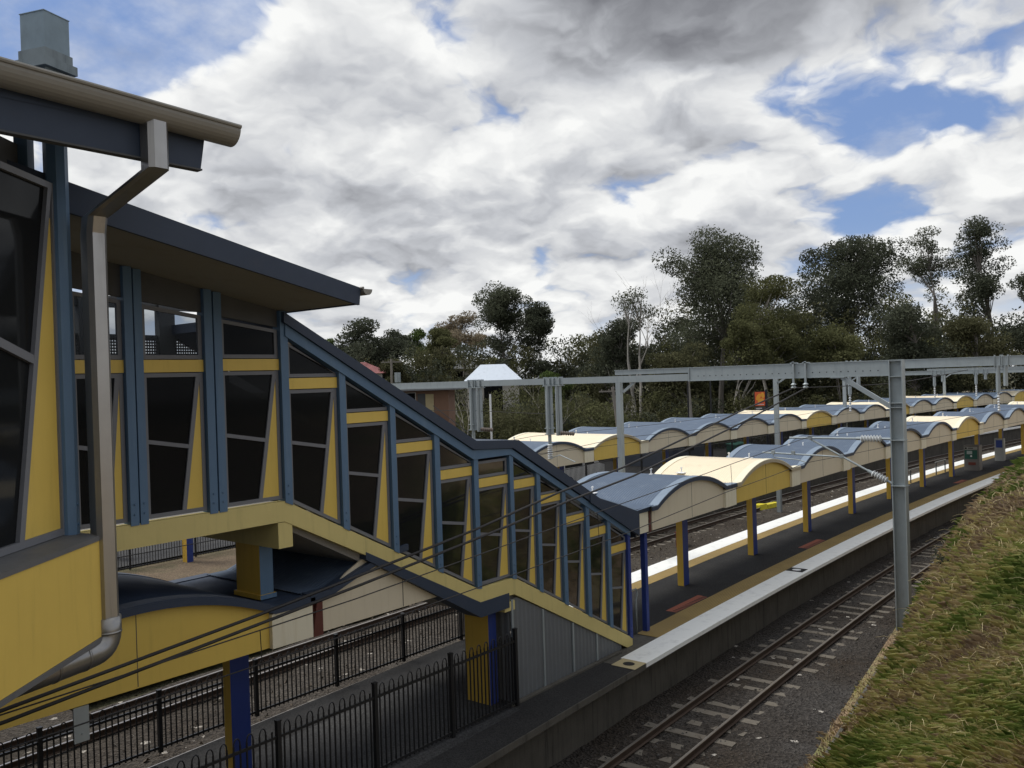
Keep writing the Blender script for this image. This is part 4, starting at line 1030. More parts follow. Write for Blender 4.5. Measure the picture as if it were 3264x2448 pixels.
# ------------------------------------------------------------------ smaller things on and round the platforms
HRL = thing('handrail', (18.7, 11.45, 1.0), 'thin bent steel handrail at the foot of the stairs', 'handrail')
b = MB(); b.tube([(18.88, 11.49, 1.0), (18.9, 11.5, 1.85), (19.0, 11.52, 1.98), (18.95, 11.52, 2.12), (18.3, 11.6, 2.10), (17.6, 11.75, 2.45)], .021, 8); b.tube([(17.6, 11.75, 1.2), (17.6, 11.75, 2.45)], .02, 8); b.build('rail', M['galv'], HRL, smooth=True)

TM = thing('ticket_machine', (59.9, 11.85, 1.0), 'grey ticket machine with green panel and screen standing under the near canopy', 'ticket machine')
b = MB(); b.box(59.55, 60.4, 11.42, 12.27, 1.0, 2.55); b.build('cabinet', M['tm_body'] if 'tm_body' in M else M['dark_panel'], TM)
M['green'] = paint('green_panel', (.02, .10, .075), .5, var=.08); M['screen'] = paint('grey_screen', (.36, .42, .42), .25, var=.05); M['tmgrey'] = paint('mid_grey_panel', (.30, .31, .30), .5, var=.08); M['brick_red'] = paint('dull_red_panel', (.17, .045, .032), .6, var=.1)
TM.children[0].data.materials[0] = paint('ticket_machine_grey', (.17, .16, .15), .6, var=.1)
b = MB(); b.box(59.53, 59.55, 11.52, 12.22, 2.30, 2.46); b.build('sign_band', M['tmgrey'], TM)
b = MB(); b.box(59.525, 59.53, 12.10, 12.2, 2.33, 2.43); b.box(59.525, 59.53, 11.75, 12.03, 2.36, 2.40); b.build('lettering', M['black_flat'], TM)
b = MB(); b.box(59.53, 59.55, 11.52, 12.22, 1.72, 2.27); b.build('front_panel', M['green'], TM)
b = MB(); b.box(59.515, 59.53, 11.80, 12.10, 2.02, 2.22); b.build('screen', M['screen'], TM)
b = MB(); b.tube([(59.50, 11.86, 1.90), (59.53, 11.86, 1.90)], .055, 12); b.build('coin_tray', M['white'], TM)
b = MB(); b.box(59.53, 59.55, 11.62, 12.03, 1.35, 1.52); b.build('notice', M['brick_red'], TM)
CB = thing('cabinet', (66.5, 11.6, 1.0), 'plain grey cabinet against a canopy column beyond the ticket machine', 'cabinet')
b = MB(); b.box(66.2, 66.8, 11.2, 11.75, 1.0, 2.5); b.build('body', M['tmgrey'], CB); b = MB(); b.box(66.18, 66.2, 11.28, 11.66, 1.9, 2.4); b.build('notice', M['royal'], CB)
for i, (x, n, L) in enumerate(((52.8, 14.0, 'left leaning rail of two beside the ticket machine'), (57.4, 14.0, 'right leaning rail, next to the ticket machine'))):
    a = arc(x, n); h = heading(x, n); B_ = thing('leaning_rail', (a[0], a[1], 1.0), 'slim steel ' + L, 'rail seat', 'rail seats on the near platform')
    c, s_ = math.cos(h), math.sin(h); f = lambda u, v, z: (a[0] + u * c - v * s_, a[1] + u * s_ + v * c, z)
    b = MB(); b.tube([f(-1, 0, 1.75), f(1, 0, 1.75)], .04, 8); b.tube([f(-1, .05, 1.45), f(1, .05, 1.45)], .03, 8); b.build('rail', M['tmgrey'], B_)
    for u in (-.85, .85): b = MB(); b.tube([f(u, 0, 1.0), f(u, 0, 1.75)], .035, 8); b.build('leg', M['dark_panel'], B_)
YB = thing('track_cover', (46.6, 19.9, -.1), 'low bright yellow cover lying between the rails of the farthest track', 'track cover')
M['bright_yellow'] = paint('bright_yellow_paint', (.62, .53, .03), .6, var=.12, dirt=(.2, .2, .08), dirt_amt=.6)
b = MB(); b.extr([(45.9, 19.75, -.17), (45.9, 20.35, -.17), (45.9, 20.28, .13), (45.9, 19.82, .13)], (.75, -.12, 0)); b.build('cover', M['bright_yellow'], YB); b = MB(); b.extr([(46.8, 19.65, -.17), (46.8, 20.1, -.17), (46.8, 20.05, .06), (46.8, 19.7, .06)], (1.2, -.2, 0)); b.build('tail_cover', M['bright_yellow'], YB)
b = MB(); b.box(34.6, 35.1, 18.55, 18.9, -.2, .45); b.box(34.57, 35.13, 18.52, 18.93, .45, .49); props(b.build('equipment_box', M['brick_red']), 'dark red equipment box beside the track beneath the first canopy bay', 'equipment box')
BK = thing('wall_bracket', (4.75, 11.15, 3.3), 'small pale steel bracket hanging below the yellow canopy front', 'bracket')
b = MB(); b.box(4.90, 5.09, 11.19, 11.215, 3.12, 3.56); b.tube([(5.0, 11.19, 3.22), (5.0, 11.178, 3.22)], .012, 6); b.build('plate', M['galv'], BK)

PS = thing('marker_post', (20.3, 34.9, .1), 'lone yellow and blue post in front of the far fence, seen under the stair landing', 'post')
b = MB(); b.box(20.2, 20.5, 34.75, 35.1, .05, 4.3); k_ = b.build('shaft', [M['yellow_deep'], M['royal']], PS)
for pg in k_.data.polygons:
    if pg.normal.y < -.9: pg.material_index = 1
YR = thing('barrier', (17.6, 38, .2), 'yellow barrier behind the far fence, seen beside the downpipe', 'barrier')
b = MB(); b.box(16.4, 18.3, 37.9, 38.0, .7, 1.4); b.build('panel', M['yellow_deep'], YR); b = MB(); b.box(18.2, 18.6, 37.8, 38.1, .1, 2.6); b.build('post', M['yellow_deep'], YR)

# orange station sign
SG = thing('station_sign', (71.7, 30.6, 0), 'bright orange and red sign with swirling three petal emblem on a dark pole', 'sign')
sn = Vector((-.777, -.629, 0)); su = Vector((.629, -.777, 0))
class P2(Plane): pass
SP = Plane((71.7, 30.6), su, sn)
M['sign_red'] = paint('sign_red', (.78, .13, .045), .5, var=.04); M['sign_orange'] = paint('sign_orange', (.90, .42, .055), .5, var=.04)
b = MB(); b.wall(SP, [(-.47, 4.55), (.47, 4.55), (.47, 5.85), (-.47, 5.85)], -.12, -.0); b.build('frame', M['black_flat'], SG)
b = MB(); b.wall(SP, [(-.43, 4.60), (.43, 4.60), (.43, 5.81), (-.43, 5.81)], .0, .01); face = b.build('face', M['sign_red'], SG)
def petal(c, r, a0, sx_=1.0, sy_=1.0):
    return [(c[0] + r * sx_ * math.cos(a) * math.cos(a0) - r * sy_ * math.sin(a) * math.sin(a0), c[1] + r * sx_ * math.cos(a) * math.sin(a0) + r * sy_ * math.sin(a) * math.cos(a0)) for a in np.linspace(0, 2 * math.pi, 19)[:-1]]
b = MB(); b.wall(SP, petal((-.12, 5.38), .33, R(58), 1.0, .5), .012, .02); b.wall(SP, petal((.25, 5.52), .25, R(100), 1.0, .6), .012, .021); b.wall(SP, petal((.06, 5.07), .28, R(20), 1.0, .6), .012, .022); b.build('emblem', M['sign_orange'], face)
b = MB(); b.wall(SP, [(-.34, 4.70), (.34, 4.70), (.34, 4.75), (-.34, 4.75)], .012, .018); b.build('lettering', M['white'], face)
b = MB(); b.wall(SP, [(-.43, 4.05), (.43, 4.05), (.43, 4.50), (-.43, 4.50)], -.1, 0); b.build('lower_panel', M['dark_panel'], SG)
b = MB(); b.wall(SP, [(-.36, 4.36), (.15, 4.36), (.15, 4.42), (-.36, 4.42)], .002, .008); b.wall(SP, [(-.36, 4.22), (-.05, 4.22), (-.05, 4.27), (-.36, 4.27)], .002, .008); b.build('small_lettering', M['white'], SG)
b = MB(); b.wall(SP, [(.49, -.3), (.66, -.3), (.66, 6.0), (.49, 6.0)], -.15, .0); b.build('pole', M['navy_dark'], SG)

# van, shed, bins behind the far fence
VOFF = Vector((-4.0, -4.4, .15))
VN = thing('parked_van', (52, 38.4, .2), 'white van parked behind the far fence, left of the far canopy columns', 'van')
b = MB(); b.extr([(49.6, 37.4, .55), (54.6, 37.4, .55), (54.6, 37.4, 1.35), (54.0, 37.4, 1.5), (53.3, 37.4, 2.15), (49.6, 37.4, 2.2)], (0, 1.9, 0)); b.build('body', M['white'], VN)
b = MB(); b.extr([(52.2, 37.385, 1.5), (53.4, 37.385, 1.5), (53.1, 37.385, 2.0), (52.2, 37.385, 2.0)], (0, .02, 0)); b.extr([(50.0, 37.385, 1.5), (51.9, 37.385, 1.5), (51.9, 37.385, 2.0), (50.0, 37.385, 2.0)], (0, .02, 0)); b.build('window', M['glass_dark'], VN)
for x in (50.5, 53.6):
    b = MB(); b.tube([(x, 37.38, .55), (x, 37.6, .55)], .34, 16); wh = b.build('wheel', M['black_flat'], VN); b = MB(); b.tube([(x, 37.365, .55), (x, 37.39, .55)], .19, 12); b.build('rim', M['galv'], wh)
SH = thing('shed', (64, 37, .2), 'low blue grey shed behind the far platform columns', 'shed')
M['shed'] = paint('blue_grey_sheet', (.07, .085, .115), .6, var=.1)
b = MB(); b.box(60.5, 67.5, 33.9, 38.5, .1, 2.7); b.build('wall', M['shed'], SH); b = MB(); b.extr([(60.3, 33.6, 2.7), (67.7, 33.6, 2.7), (67.7, 33.6, 2.78), (60.3, 33.6, 2.78)], (0, 5, .3)); b.build('roof', M['blue_roof'], SH)
b = MB(); b.box(62, 62.9, 33.87, 33.9, .2, 2.2); b.build('door', M['navy'], SH); b = MB(); b.box(64, 65.6, 33.87, 33.9, 1.2, 2.1); b.build('window', M['glass_dark'], SH)
for i, (x, y) in enumerate(((70.2, 32.4), (71.6, 32.2))):
    BN = thing('bin', (x, y, .1), ('left' if i == 0 else 'right') + ' of two dark green bins behind the far platform', 'bin', 'green bins'); b = MB()
    b.extr([(x - .4, y - .4, .15), (x + .4, y - .4, .15), (x + .5, y - .4, 1.3), (x - .5, y - .4, 1.3)], (0, .9, 0)); b.build('body', M['green'], BN); b = MB(); b.extr([(x - .52, y - .45, 1.3), (x + .52, y - .45, 1.3), (x + .5, y - .45, 1.38), (x - .5, y - .45, 1.38)], (0, 1, .08)); b.build('lid', M['green'], BN)

# ------------------------------------------------------------------ houses and poles beyond
M['brick'] = paint('brown_brick', (.20, .115, .075), .85, var=.15, scale=6, dirt=(.1, .06, .045), dirt_amt=.4)
M['white_roof'] = paint('pale_metal_roof', (.50, .555, .63), .5, .2, var=.05); M['red_roof'] = paint('dull_red_roof', (.22, .07, .07), .7, var=.1); M['grey_roof'] = paint('grey_tile_roof', (.16, .165, .17), .8, var=.15); M['weatherboard'] = paint('pale_weatherboard', (.42, .40, .36), .7, var=.08)
VN.location = VN.location + VOFF
BH = thing('apartment_block', (45, 43.5, 0), 'brown brick block with flat roof seen under the gantry beam beside the stair roof', 'building')
bu = Vector((.63, -.777, 0)); BP = Plane((41.5, 47.2), bu, (-.777, -.63))
b = MB(); b.wall(BP, [(-4, .0), (6.0, .0), (6.0, 6.95), (-4, 6.95)], -7, 0); b.build('wall', M['brick'], BH)
b = MB(); b.wall(BP, [(-4.3, 6.97), (6.9, 6.97), (6.9, 7.2), (-4.3, 7.2)], -7.3, .8); b.build('roof', M['grey_roof'], BH)
b = MB(); b.wall(BP, [(3.8, 5.3), (4.36, 5.3), (4.36, 6.75), (3.8, 6.75)], .01, .02); b.build('recess', M['dark_panel'], BH)
for t_ in (.2, 2.2):
    b = MB(); b.wall(BP, [(t_, 5.95), (t_ + 1.5, 5.95), (t_ + 1.5, 6.85), (t_, 6.85)], .005, .05); wn = b.build('window', M['weatherboard'], BH)
    b = MB(); b.wall(BP, [(t_ + .06, 6.0), (t_ + .72, 6.0), (t_ + .72, 6.8), (t_ + .06, 6.8)], .052, .06); b.wall(BP, [(t_ + .78, 6.0), (t_ + 1.44, 6.0), (t_ + 1.44, 6.8), (t_ + .78, 6.8)], .052, .06); b.build('pane', M['glass_dark'], wn)
b = MB(); b.wall(BP, [(4.37, 5.3), (4.95, 5.3), (4.95, 6.7), (4.37, 6.7)], .02, .06); b.build('door', M['beige'], BH)
b = MB()
b.wall(BP, [(3.6, 5.15), (5.1, 5.15), (5.1, 5.28), (3.6, 5.28)], .1, 1.2)
for i in range(14): b.wall(BP, [(5.1 + i * .2, 5.05 - i * .17), (5.35 + i * .2, 5.05 - i * .17), (5.35 + i * .2, 5.12 - i * .17), (5.1 + i * .2, 5.12 - i * .17)], .1, 1.2)
b.bar(BP(5.0, 5.9, 1.2), BP(7.8, 3.6, 1.2), .05, .05); b.build('outside_stairs', M['dark_panel'], BH)
PW = thing('painted_pole', (47.9, 41.0, 0), 'thin white banded pole at the end of the brick block', 'pole'); b = MB(); b.tube([(47.6, 40.6, .0), (47.6, 40.6, 6.55)], .07, 8); b.build('shaft', M['white'], PW)
def hip_house(name, c, L, W, zw, ze, zr_, rot, roofm, wallm, label):
    H_ = thing(name, (c[0], c[1], 0), label, 'house'); ca, sa = math.cos(rot), math.sin(rot)
    f = lambda u, v, z: (c[0] + u * ca - v * sa, c[1] + u * sa + v * ca, z)
    b = MB(); b.hexa([f(-L / 2, -W / 2, zw), f(L / 2, -W / 2, zw), f(L / 2, W / 2, zw), f(-L / 2, W / 2, zw), f(-L / 2, -W / 2, ze), f(L / 2, -W / 2, ze), f(L / 2, W / 2, ze), f(-L / 2, W / 2, ze)]); b.build('wall', wallm, H_)
    l, w_ = L / 2 + .5, W / 2 + .5; r_ = max(.5, l - w_)
    b = MB(); b.add([f(-l, -w_, ze), f(l, -w_, ze), f(l, w_, ze), f(-l, w_, ze), f(-r_, 0, zr_), f(r_, 0, zr_)], [(0, 1, 5, 4), (1, 2, 5), (2, 3, 4, 5), (3, 0, 4), (3, 2, 1, 0)]); b.build('roof', roofm, H_)
    b = MB(); b.hexa([f(-1, -W / 2 - .04, zw + 1.2), f(1, -W / 2 - .04, zw + 1.2), f(1, -W / 2, zw + 1.2), f(-1, -W / 2, zw + 1.2), f(-1, -W / 2 - .04, ze - .4), f(1, -W / 2 - .04, ze - .4), f(1, -W / 2, ze - .4), f(-1, -W / 2, ze - .4)]); b.build('window', M['glass_dark'], H_)
hip_house('house', (72.7, 61.5), 5.6, 2.9, 0, 7.42, 9.3, R(-51), M['white_roof'], M['weatherboard'], 'house with pale blue white hipped metal roof rising above the gantry beam')
hip_house('house', (74, 84.5), 6, 5, 0, 8.9, 10.4, R(-51), M['red_roof'], M['weatherboard'], 'red roofed house half hidden behind the left trees')
hip_house('house', (106, 97), 9, 6, 0, 9.6, 11.2, R(-51), M['grey_roof'], M['weatherboard'], 'grey roofed house behind the pale roofed house')
M['timber'] = paint('weathered_timber_pole', (.22, .20, .175), .9, var=.2, streak=True)
def pole(loc, h, lean, label, arms=1, transformer=False):
    P_ = thing('power_pole', (loc[0], loc[1], 0), label, 'power pole', 'power poles'); tp = (loc[0] + lean[0], loc[1] + lean[1], h)
    b = MB(); b.tube([(loc[0], loc[1], -.3), tp], [.17, .12], 8); b.build('shaft', M['timber'], P_)
    for i in range(arms):
        z = h - .35 - .9 * i; b = MB(); b.bar((tp[0] - .7, tp[1] + .86, z), (tp[0] + .7, tp[1] - .86, z), .1, .12)
        for q in (-.9, -.3, .3, .9): b.tube([(tp[0] - .62 * q, tp[1] + .77 * q, z), (tp[0] - .62 * q, tp[1] + .77 * q, z + .2)], .04, 6)
        b.build('crossarm', M['timber'], P_)
    if transformer: b = MB(); b.tube([(loc[0] + .4, loc[1] - .5, h - 2.6), (loc[0] + .4, loc[1] - .5, h - 1.5)], .35, 12); b.build('transformer', M['galv'], P_)
for x, y, L in ((65.1, 34.0, 'left'), (66.4, 32.6, 'right')):
    b = MB(); b.tube([(x, y, 0), (x, y, 7.6)], [.09, .06], 8); b.box(x - .12, x + .12, y - .3, y + .3, 7.6, 7.72); props(b.build('lamp_post', M['black']), L + ' of two slim black lamp posts behind the far canopy', 'lamp post', 'black lamp posts')
pole((65.6, 70), 10.25, (0, 0), 'timber power pole with transformer in front of the left trees', 1, True)
pole((89.1, 80.6), 12.4, (0, 0), 'tall thin power pole above the grey roofed house', 2)
pole((60.2, 37.4), 6.7, (-.5, .5), 'leaning timber power pole left of the gantry post', 1)
pole((68.2, 35.2), 7.4, (-.25, .25), 'upright power pole left of the orange sign', 1)
# ------------------------------------------------------------------ trees
def quads_object(name, cen, size, mats, parent, shade, droop=.3, aspect=.55, mi=None, tri=False):
    """many leaf-sized faces in one mesh with a per-leaf shade attribute"""
    N_ = len(cen); o0 = org(parent)
    a = rng.normal(size=(N_, 3)); a[:, 2] -= droop; a /= np.linalg.norm(a, axis=1)[:, None]
    q = rng.normal(size=(N_, 3)); c = np.cross(a, q); c /= np.linalg.norm(c, axis=1)[:, None]
    s = (size * rng.uniform(.6, 1.35, N_))[:, None]
    a = a * s; c = c * s * aspect
    v = np.empty((N_, 4, 3)); v[:, 0] = cen - a; v[:, 1] = cen + c * .9 - a * .1; v[:, 2] = cen + a; v[:, 3] = cen - c * .9 + a * .1
    v -= np.array([o0.x, o0.y, o0.z])
    me = bpy.data.meshes.new(name); me.vertices.add(N_ * 4); me.vertices.foreach_set('co', v.astype(np.float32).ravel())
    me.loops.add(N_ * 4); me.loops.foreach_set('vertex_index', np.arange(N_ * 4, dtype=np.int32))
    me.polygons.add(N_); me.polygons.foreach_set('loop_start', np.arange(0, N_ * 4, 4, dtype=np.int32))
    for m in mats: me.materials.append(m)
    if mi is not None: me.polygons.foreach_set('material_index', mi.astype(np.int32))
    at = me.attributes.new('shade', 'FLOAT', 'FACE'); at.data.foreach_set('value', shade.astype(np.float32))
    me.update(calc_edges=True); me.validate()
    o = bpy.data.objects.new(name, me); COL.objects.link(o)
    if parent is not None: o.parent = parent; ORG[o.name] = o0
    return o

def clump_points(c, rx, rz, n):
    d = rng.normal(size=(n, 3)); d /= np.linalg.norm(d, axis=1)[:, None]
    r = rng.uniform(.25, 1, n) ** .5
    return np.array(c) + d * r[:, None] * np.array([rx, rx, rz])

def tree(label, x, y, top, width, low, mat, n_cl=40, leaf=.2, per=130, sparse=1.0, bark='bark', flat=.62, name='gum_tree', lean=0.0, zg=0.0, multi=1, clump=.17):
    """tapered trunk, forked limbs reaching to leaf clumps; gaps stay open between the clumps"""
    rs = random.Random(int(x * 131 + y * 977))
    T = thing(name, (x, y, zg), label, 'tree', 'trees beyond the tracks')
    H = top - zg; cz = (low + top) / 2; hz_ = (top - low) / 2; hw = width / 2
    # the crown is a few uneven lobes, each hung with leaf clumps, with gaps between them
    nl = max(3, min(8, n_cl // 8)); lobes = []
    for i in range(nl):
        for _ in range(60):
            w_ = rs.uniform(-.75, .78); a_ = rs.uniform(0, 6.28); q_ = math.sqrt(max(.05, 1 - w_ * w_)) * rs.uniform(.2, .68)
            lr = rs.uniform(.46, .66) * (1.0 if w_ < .4 else .85)
            p = Vector((x + math.cos(a_) * q_ * hw + lean * w_, y + math.sin(a_) * q_ * hw * .8, cz + w_ * hz_ * .82))
            if all((p - l[0]).length > hw * .42 for l in lobes): break
        lobes.append((p, lr * hw))
    lobes.append((Vector((x + lean * .7 + rs.uniform(-.2, .2) * hw, y, top - hw * .38)), hw * .36))
    cl = []; tries = 0
    while len(cl) < n_cl and tries < 8000:
        tries += 1
        lp, lr = rs.choice(lobes)
        d = Vector((rs.gauss(0, 1), rs.gauss(0, 1), rs.gauss(.25, .9))).normalized() * lr * rs.uniform(.35, 1.0); d.z *= .95
        p = lp + d
        if p.z > top or p.z < low - .5: continue
        if any((p - q).length < width * .07 for q in cl): continue
        cl.append(p)
    b = MB(); br = max(.12, H * .013); forks = []
    for s in range(multi):
        ang = rs.uniform(0, 6.28); off = (0 if multi == 1 else .35)
        fx, fy = x + off * math.cos(ang) * 1.4, y + off * math.sin(ang) * 1.4
        hf = zg + (low - zg) * rs.uniform(.75, 1.0) + .1 * H
        tx, ty = fx + math.cos(ang) * hw * (.12 if multi == 1 else .3), fy + math.sin(ang) * hw * .25
        pts = []
        for i in range(7):
            k = i / 6; pts.append((fx + (tx - fx) * k ** 1.4 + rs.uniform(-.12, .12), fy + (ty - fy) * k ** 1.4, zg - .3 + (hf - zg + .3) * k))
        b.tube(pts, [br * (1.25 - .55 * i / 6) / (1 if multi == 1 else 1.35) for i in range(7)], 8)
        forks.append(Vector(pts[-1]))
        up_ = sorted(cl, key=lambda q: -q.z)[:max(4, len(cl) // 3)]
        tip = rs.choice(up_); m_ = Vector(pts[-1]).lerp(tip, .5) + Vector((rs.uniform(-.5, .5), rs.uniform(-.5, .5), rs.uniform(.2, .8)))
        b.tube([pts[-1], Vector(pts[-1]).lerp(m_, .5) + Vector((rs.uniform(-.2, .2), 0, .2)), m_, tip], [br * .55 / multi ** .4, br * .42 / multi ** .4, br * .3 / multi ** .4, .02], 6, False); forks.append(m_)
    for p in cl:
        f = min(forks, key=lambda q: (q - p).length + (3 if q.z > p.z - .3 else 0))
        m1 = f.lerp(p, .5) + Vector((rs.uniform(-.4, .4), rs.uniform(-.4, .4), rs.uniform(.0, .6)))
        L = (p - f).length
        b.tube([f, m1, p], [min(br * .42, .02 + L * .014), min(br * .28, .015 + L * .009), .015], 5, False)
    b.build('trunk', M[bark], T)
    C_, S_ = [], []
    for p in cl:
        rx = width * clump * rs.uniform(.75, 1.35); n = int(2.7 * per * sparse * rs.uniform(.7, 1.25))
        q = clump_points(p, rx, rx * flat, n); C_.append(q)
        S_.append(np.clip(rs.uniform(.1, .8) + rng.normal(0, .1, n), 0, 1))
    quads_object('crown', np.vstack(C_), leaf * .72, [M[mat]], T, np.concatenate(S_))
    return T

tree('big broad dark gum tree, leftmost of the tall right-hand trees', 97.3, 46.7, 24.8, 15.6, 9.5, 'gum', 78, .21, 190, 1.0, clump=.135, flat=.75)
tree('wide dark rounded gum tree in the middle of the right-hand trees', 117.7, 37.4, 24.9, 15.6, 11, 'gum_dark', 70, .23, 190, 1.0, clump=.135, flat=.7)
tree('olive green tree with pale trunk between the two big dark gums', 91.9, 37.4, 18.6, 11, 6, 'olive', 56, .19, 150, 1, 'bark_pale', clump=.14)
tree('tall thin open gum tree with bare fanned limbs near the right edge', 131.8, 31.1, 26.8, 9.5, 15.5, 'gum', 40, .2, 80, .8, 'bark', multi=3, clump=.14)
tree('tallest gum tree, at the right edge, with clumps on long bare limbs', 123.2, 22.7, 26.1, 9.5, 11, 'gum_dark', 44, .21, 110, 1, 'bark', multi=2, clump=.15)
tree('dark tree cut by the right edge of the picture', 114.8, 16.4, 17.8, 6.5, 7, 'gum_dark', 26, .2, 130)
tree('grey half bare tree with a few leaf tufts left of the big gum', 82.6, 48.9, 17.0, 7.0, 9, 'gum', 16, .17, 60, .6, 'bark_pale', multi=2)
tree('low dark tree at the left foot of the big gum', 85.9, 52.9, 14.4, 8, 4, 'gum_dark', 36, .2, 150)
tree('rounded green tree beside the gap in the trees', 88.5, 57.0, 12.6, 8, 3, 'bush', 36, .19, 150)
tree('bushy dark tree farthest left, close to the stair roof', 80.9, 90.7, 17.2, 11.5, 5, 'gum_dark', 58, .24, 170, clump=.15)
tree('smaller dark tree right of the bushy left tree', 87, 91.2, 15.0, 6.5, 5, 'gum_dark', 30, .22, 150)
tree('pale fresh green tree far behind the left group', 106.6, 106.7, 16.5, 6.5, 6, 'fresh', 28, .26, 110)
tree('mid green tree in the dip of the left group', 97.7, 93.9, 15.8, 7, 5, 'olive', 32, .23, 140)
tree('tan dry coloured tree behind the tall left gum', 126.1, 114.5, 21.0, 10, 8, 'tan', 40, .27, 130)
tree('tall gum tree with round top, highest of the left group', 92.4, 76.6, 20.8, 8.6, 9, 'gum', 48, .2, 150, 1, 'bark', clump=.16)
tree('dark gum tree leaning beside the tall left gum', 93.3, 70.7, 17.8, 7.2, 6, 'gum_dark', 38, .2, 150, lean=.6)
tree('bright yellow green tree peeping out above the stair roof', 103, 127, 16.2, 7, 6, 'fresh', 28, .28, 110)
tree('olive tree with two pale bare stems before the right-hand gums', 85.3, 37.7, 13.2, 7.5, 4, 'olive', 34, .18, 140, 1, 'bark_pale', multi=2)
tree('round olive bush tree left of the tall mast top', 92.8, 31.6, 12, 7.5, 3, 'olive', 34, .19, 150)
tree('dense dark tree behind the second gantry beam', 102.3, 26.2, 14.2, 9.5, 4, 'gum_dark', 42, .2, 160)
tree('brownish dense tree below the tallest gum', 104.4, 20.4, 13, 8.5, 3, 'bush', 38, .2, 160)
tree('grey green tree in front of the big broad gum', 80.5, 42.5, 10.8, 8, 3, 'bush', 36, .19, 150)
tree('dark tree between the big broad gum and the wide rounded gum', 108, 42.5, 16, 9, 5, 'gum_dark', 40, .21, 160)
tree('small yellow leaved tree right of the pale roofed house', 84, 62, 8.6, 5.5, 2.5, 'fresh', 22, .18, 110, name='small_tree')
tree('slim dark tree left of the small house on the left', 76, 80, 10.5, 6, 3, 'bush', 26, .22, 140)

def bare_tree(label, x, y, top, spread, seed):
    rs = random.Random(seed); T = thing('bare_tree', (x, y, 0), label, 'tree', 'trees beyond the tracks'); b = MB()
    def grow(p, d, L, r, lv):
        q = p + d * L * .5 + Vector((rs.uniform(-.2, .2), rs.uniform(-.2, .2), 0)) * L * .3; e = p + d * L
        b.tube([p, q, e], [r, r * .75, r * .5], 6, False)
        if lv == 0: return
        for _ in range(rs.choice((2, 3, 3))):
            nd = (d + Vector((rs.uniform(-1, 1), rs.uniform(-1, 1), rs.uniform(-.2, .6))) * spread).normalized(); grow(e if rs.random() < .7 else q, nd, L * rs.uniform(.6, .85), r * .5, lv - 1)
    grow(Vector((x, y, -.2)), Vector((.04, 0, 1)), top * .36, top * .012, 5)
    b.build('branches', M['bark_pale'], T); return T
bare_tree('bare pale leafless tree against the sky left of the big gum', 83.5, 50.5, 17.5, .75, 3)
bare_tree('thin pale dead tree among the scrub right of the hanging gantry posts', 61, 45, 8.0, .6, 8)
bare_tree('bare forked tree beside the leaning power pole', 66, 41.5, 8.0, .6, 12)
bare_tree('pale bare stem left of the second hanging post', 52, 47, 7.4, .5, 21)

def scrub(name, boxes, n, leaf, mats, label, cat='woodland'):
    C_, S_, I_ = [], [], []
    tot = sum(bx[6] for bx in boxes)
    for (xa, ya, xb, yb, zt_, dep, wt) in boxes:
        k = max(3, int(n * wt / tot / 190)); 
        for _ in range(k):
            f = random.random(); nx, ny = (yb - ya), -(xb - xa); l = math.hypot(nx, ny); d_ = random.uniform(0, dep)
            zc = random.uniform(.0, 1) ** .8 * zt_ * random.uniform(.6, 1.08)
            c = (xa + (xb - xa) * f - nx / l * d_, ya + (yb - ya) * f - ny / l * d_, zc)
            r = random.uniform(1.0, 2.3) * (zt_ / 9) ** .4; q = clump_points(c, r, r * .75, 190); C_.append(q)
            S_.append(np.clip(random.uniform(0, .85) + rng.normal(0, .12, 190), 0, 1)); I_.append(np.full(190, random.choices(range(len(mats)), [3, 3, 1, 1][:len(mats)])[0]))
    o = quads_object(name, np.vstack(C_), leaf, [M[m] for m in mats], None, np.concatenate(S_), mi=np.concatenate(I_))
    return props(o, label, cat, kind='stuff')
scrub('woodland', [(70, 84, 100, 64, 11.5, 9, 3.2), (92, 64, 112, 20, 14.5, 9, 5.6), (112, 62, 140, 26, 17.5, 8, 4.4), (110, 22, 124, 4, 13.5, 6, 2.2), (84, 104, 124, 80, 13.5, 8, 2.4)], 330000, .19, ['bush', 'gum_dark', 'olive'], 'dark mass of trees and undergrowth behind the station')
scrub('undergrowth', [(60, 60, 72, 49, 6.6, 2, 1.1), (50, 52, 66, 40, 4.8, 5, 2.2), (66, 44, 84, 33, 5.2, 5, 1.9), (84, 33, 104, 21, 5.5, 5, 1.4), (46, 60, 56, 50, 4.5, 4, .8), (58, 66, 80, 52, 6.0, 5, 1.2)], 125000, .125, ['bush', 'olive', 'gum_dark', 'olive'], 'olive scrub and bushes between the far fence and the trees', 'undergrowth')

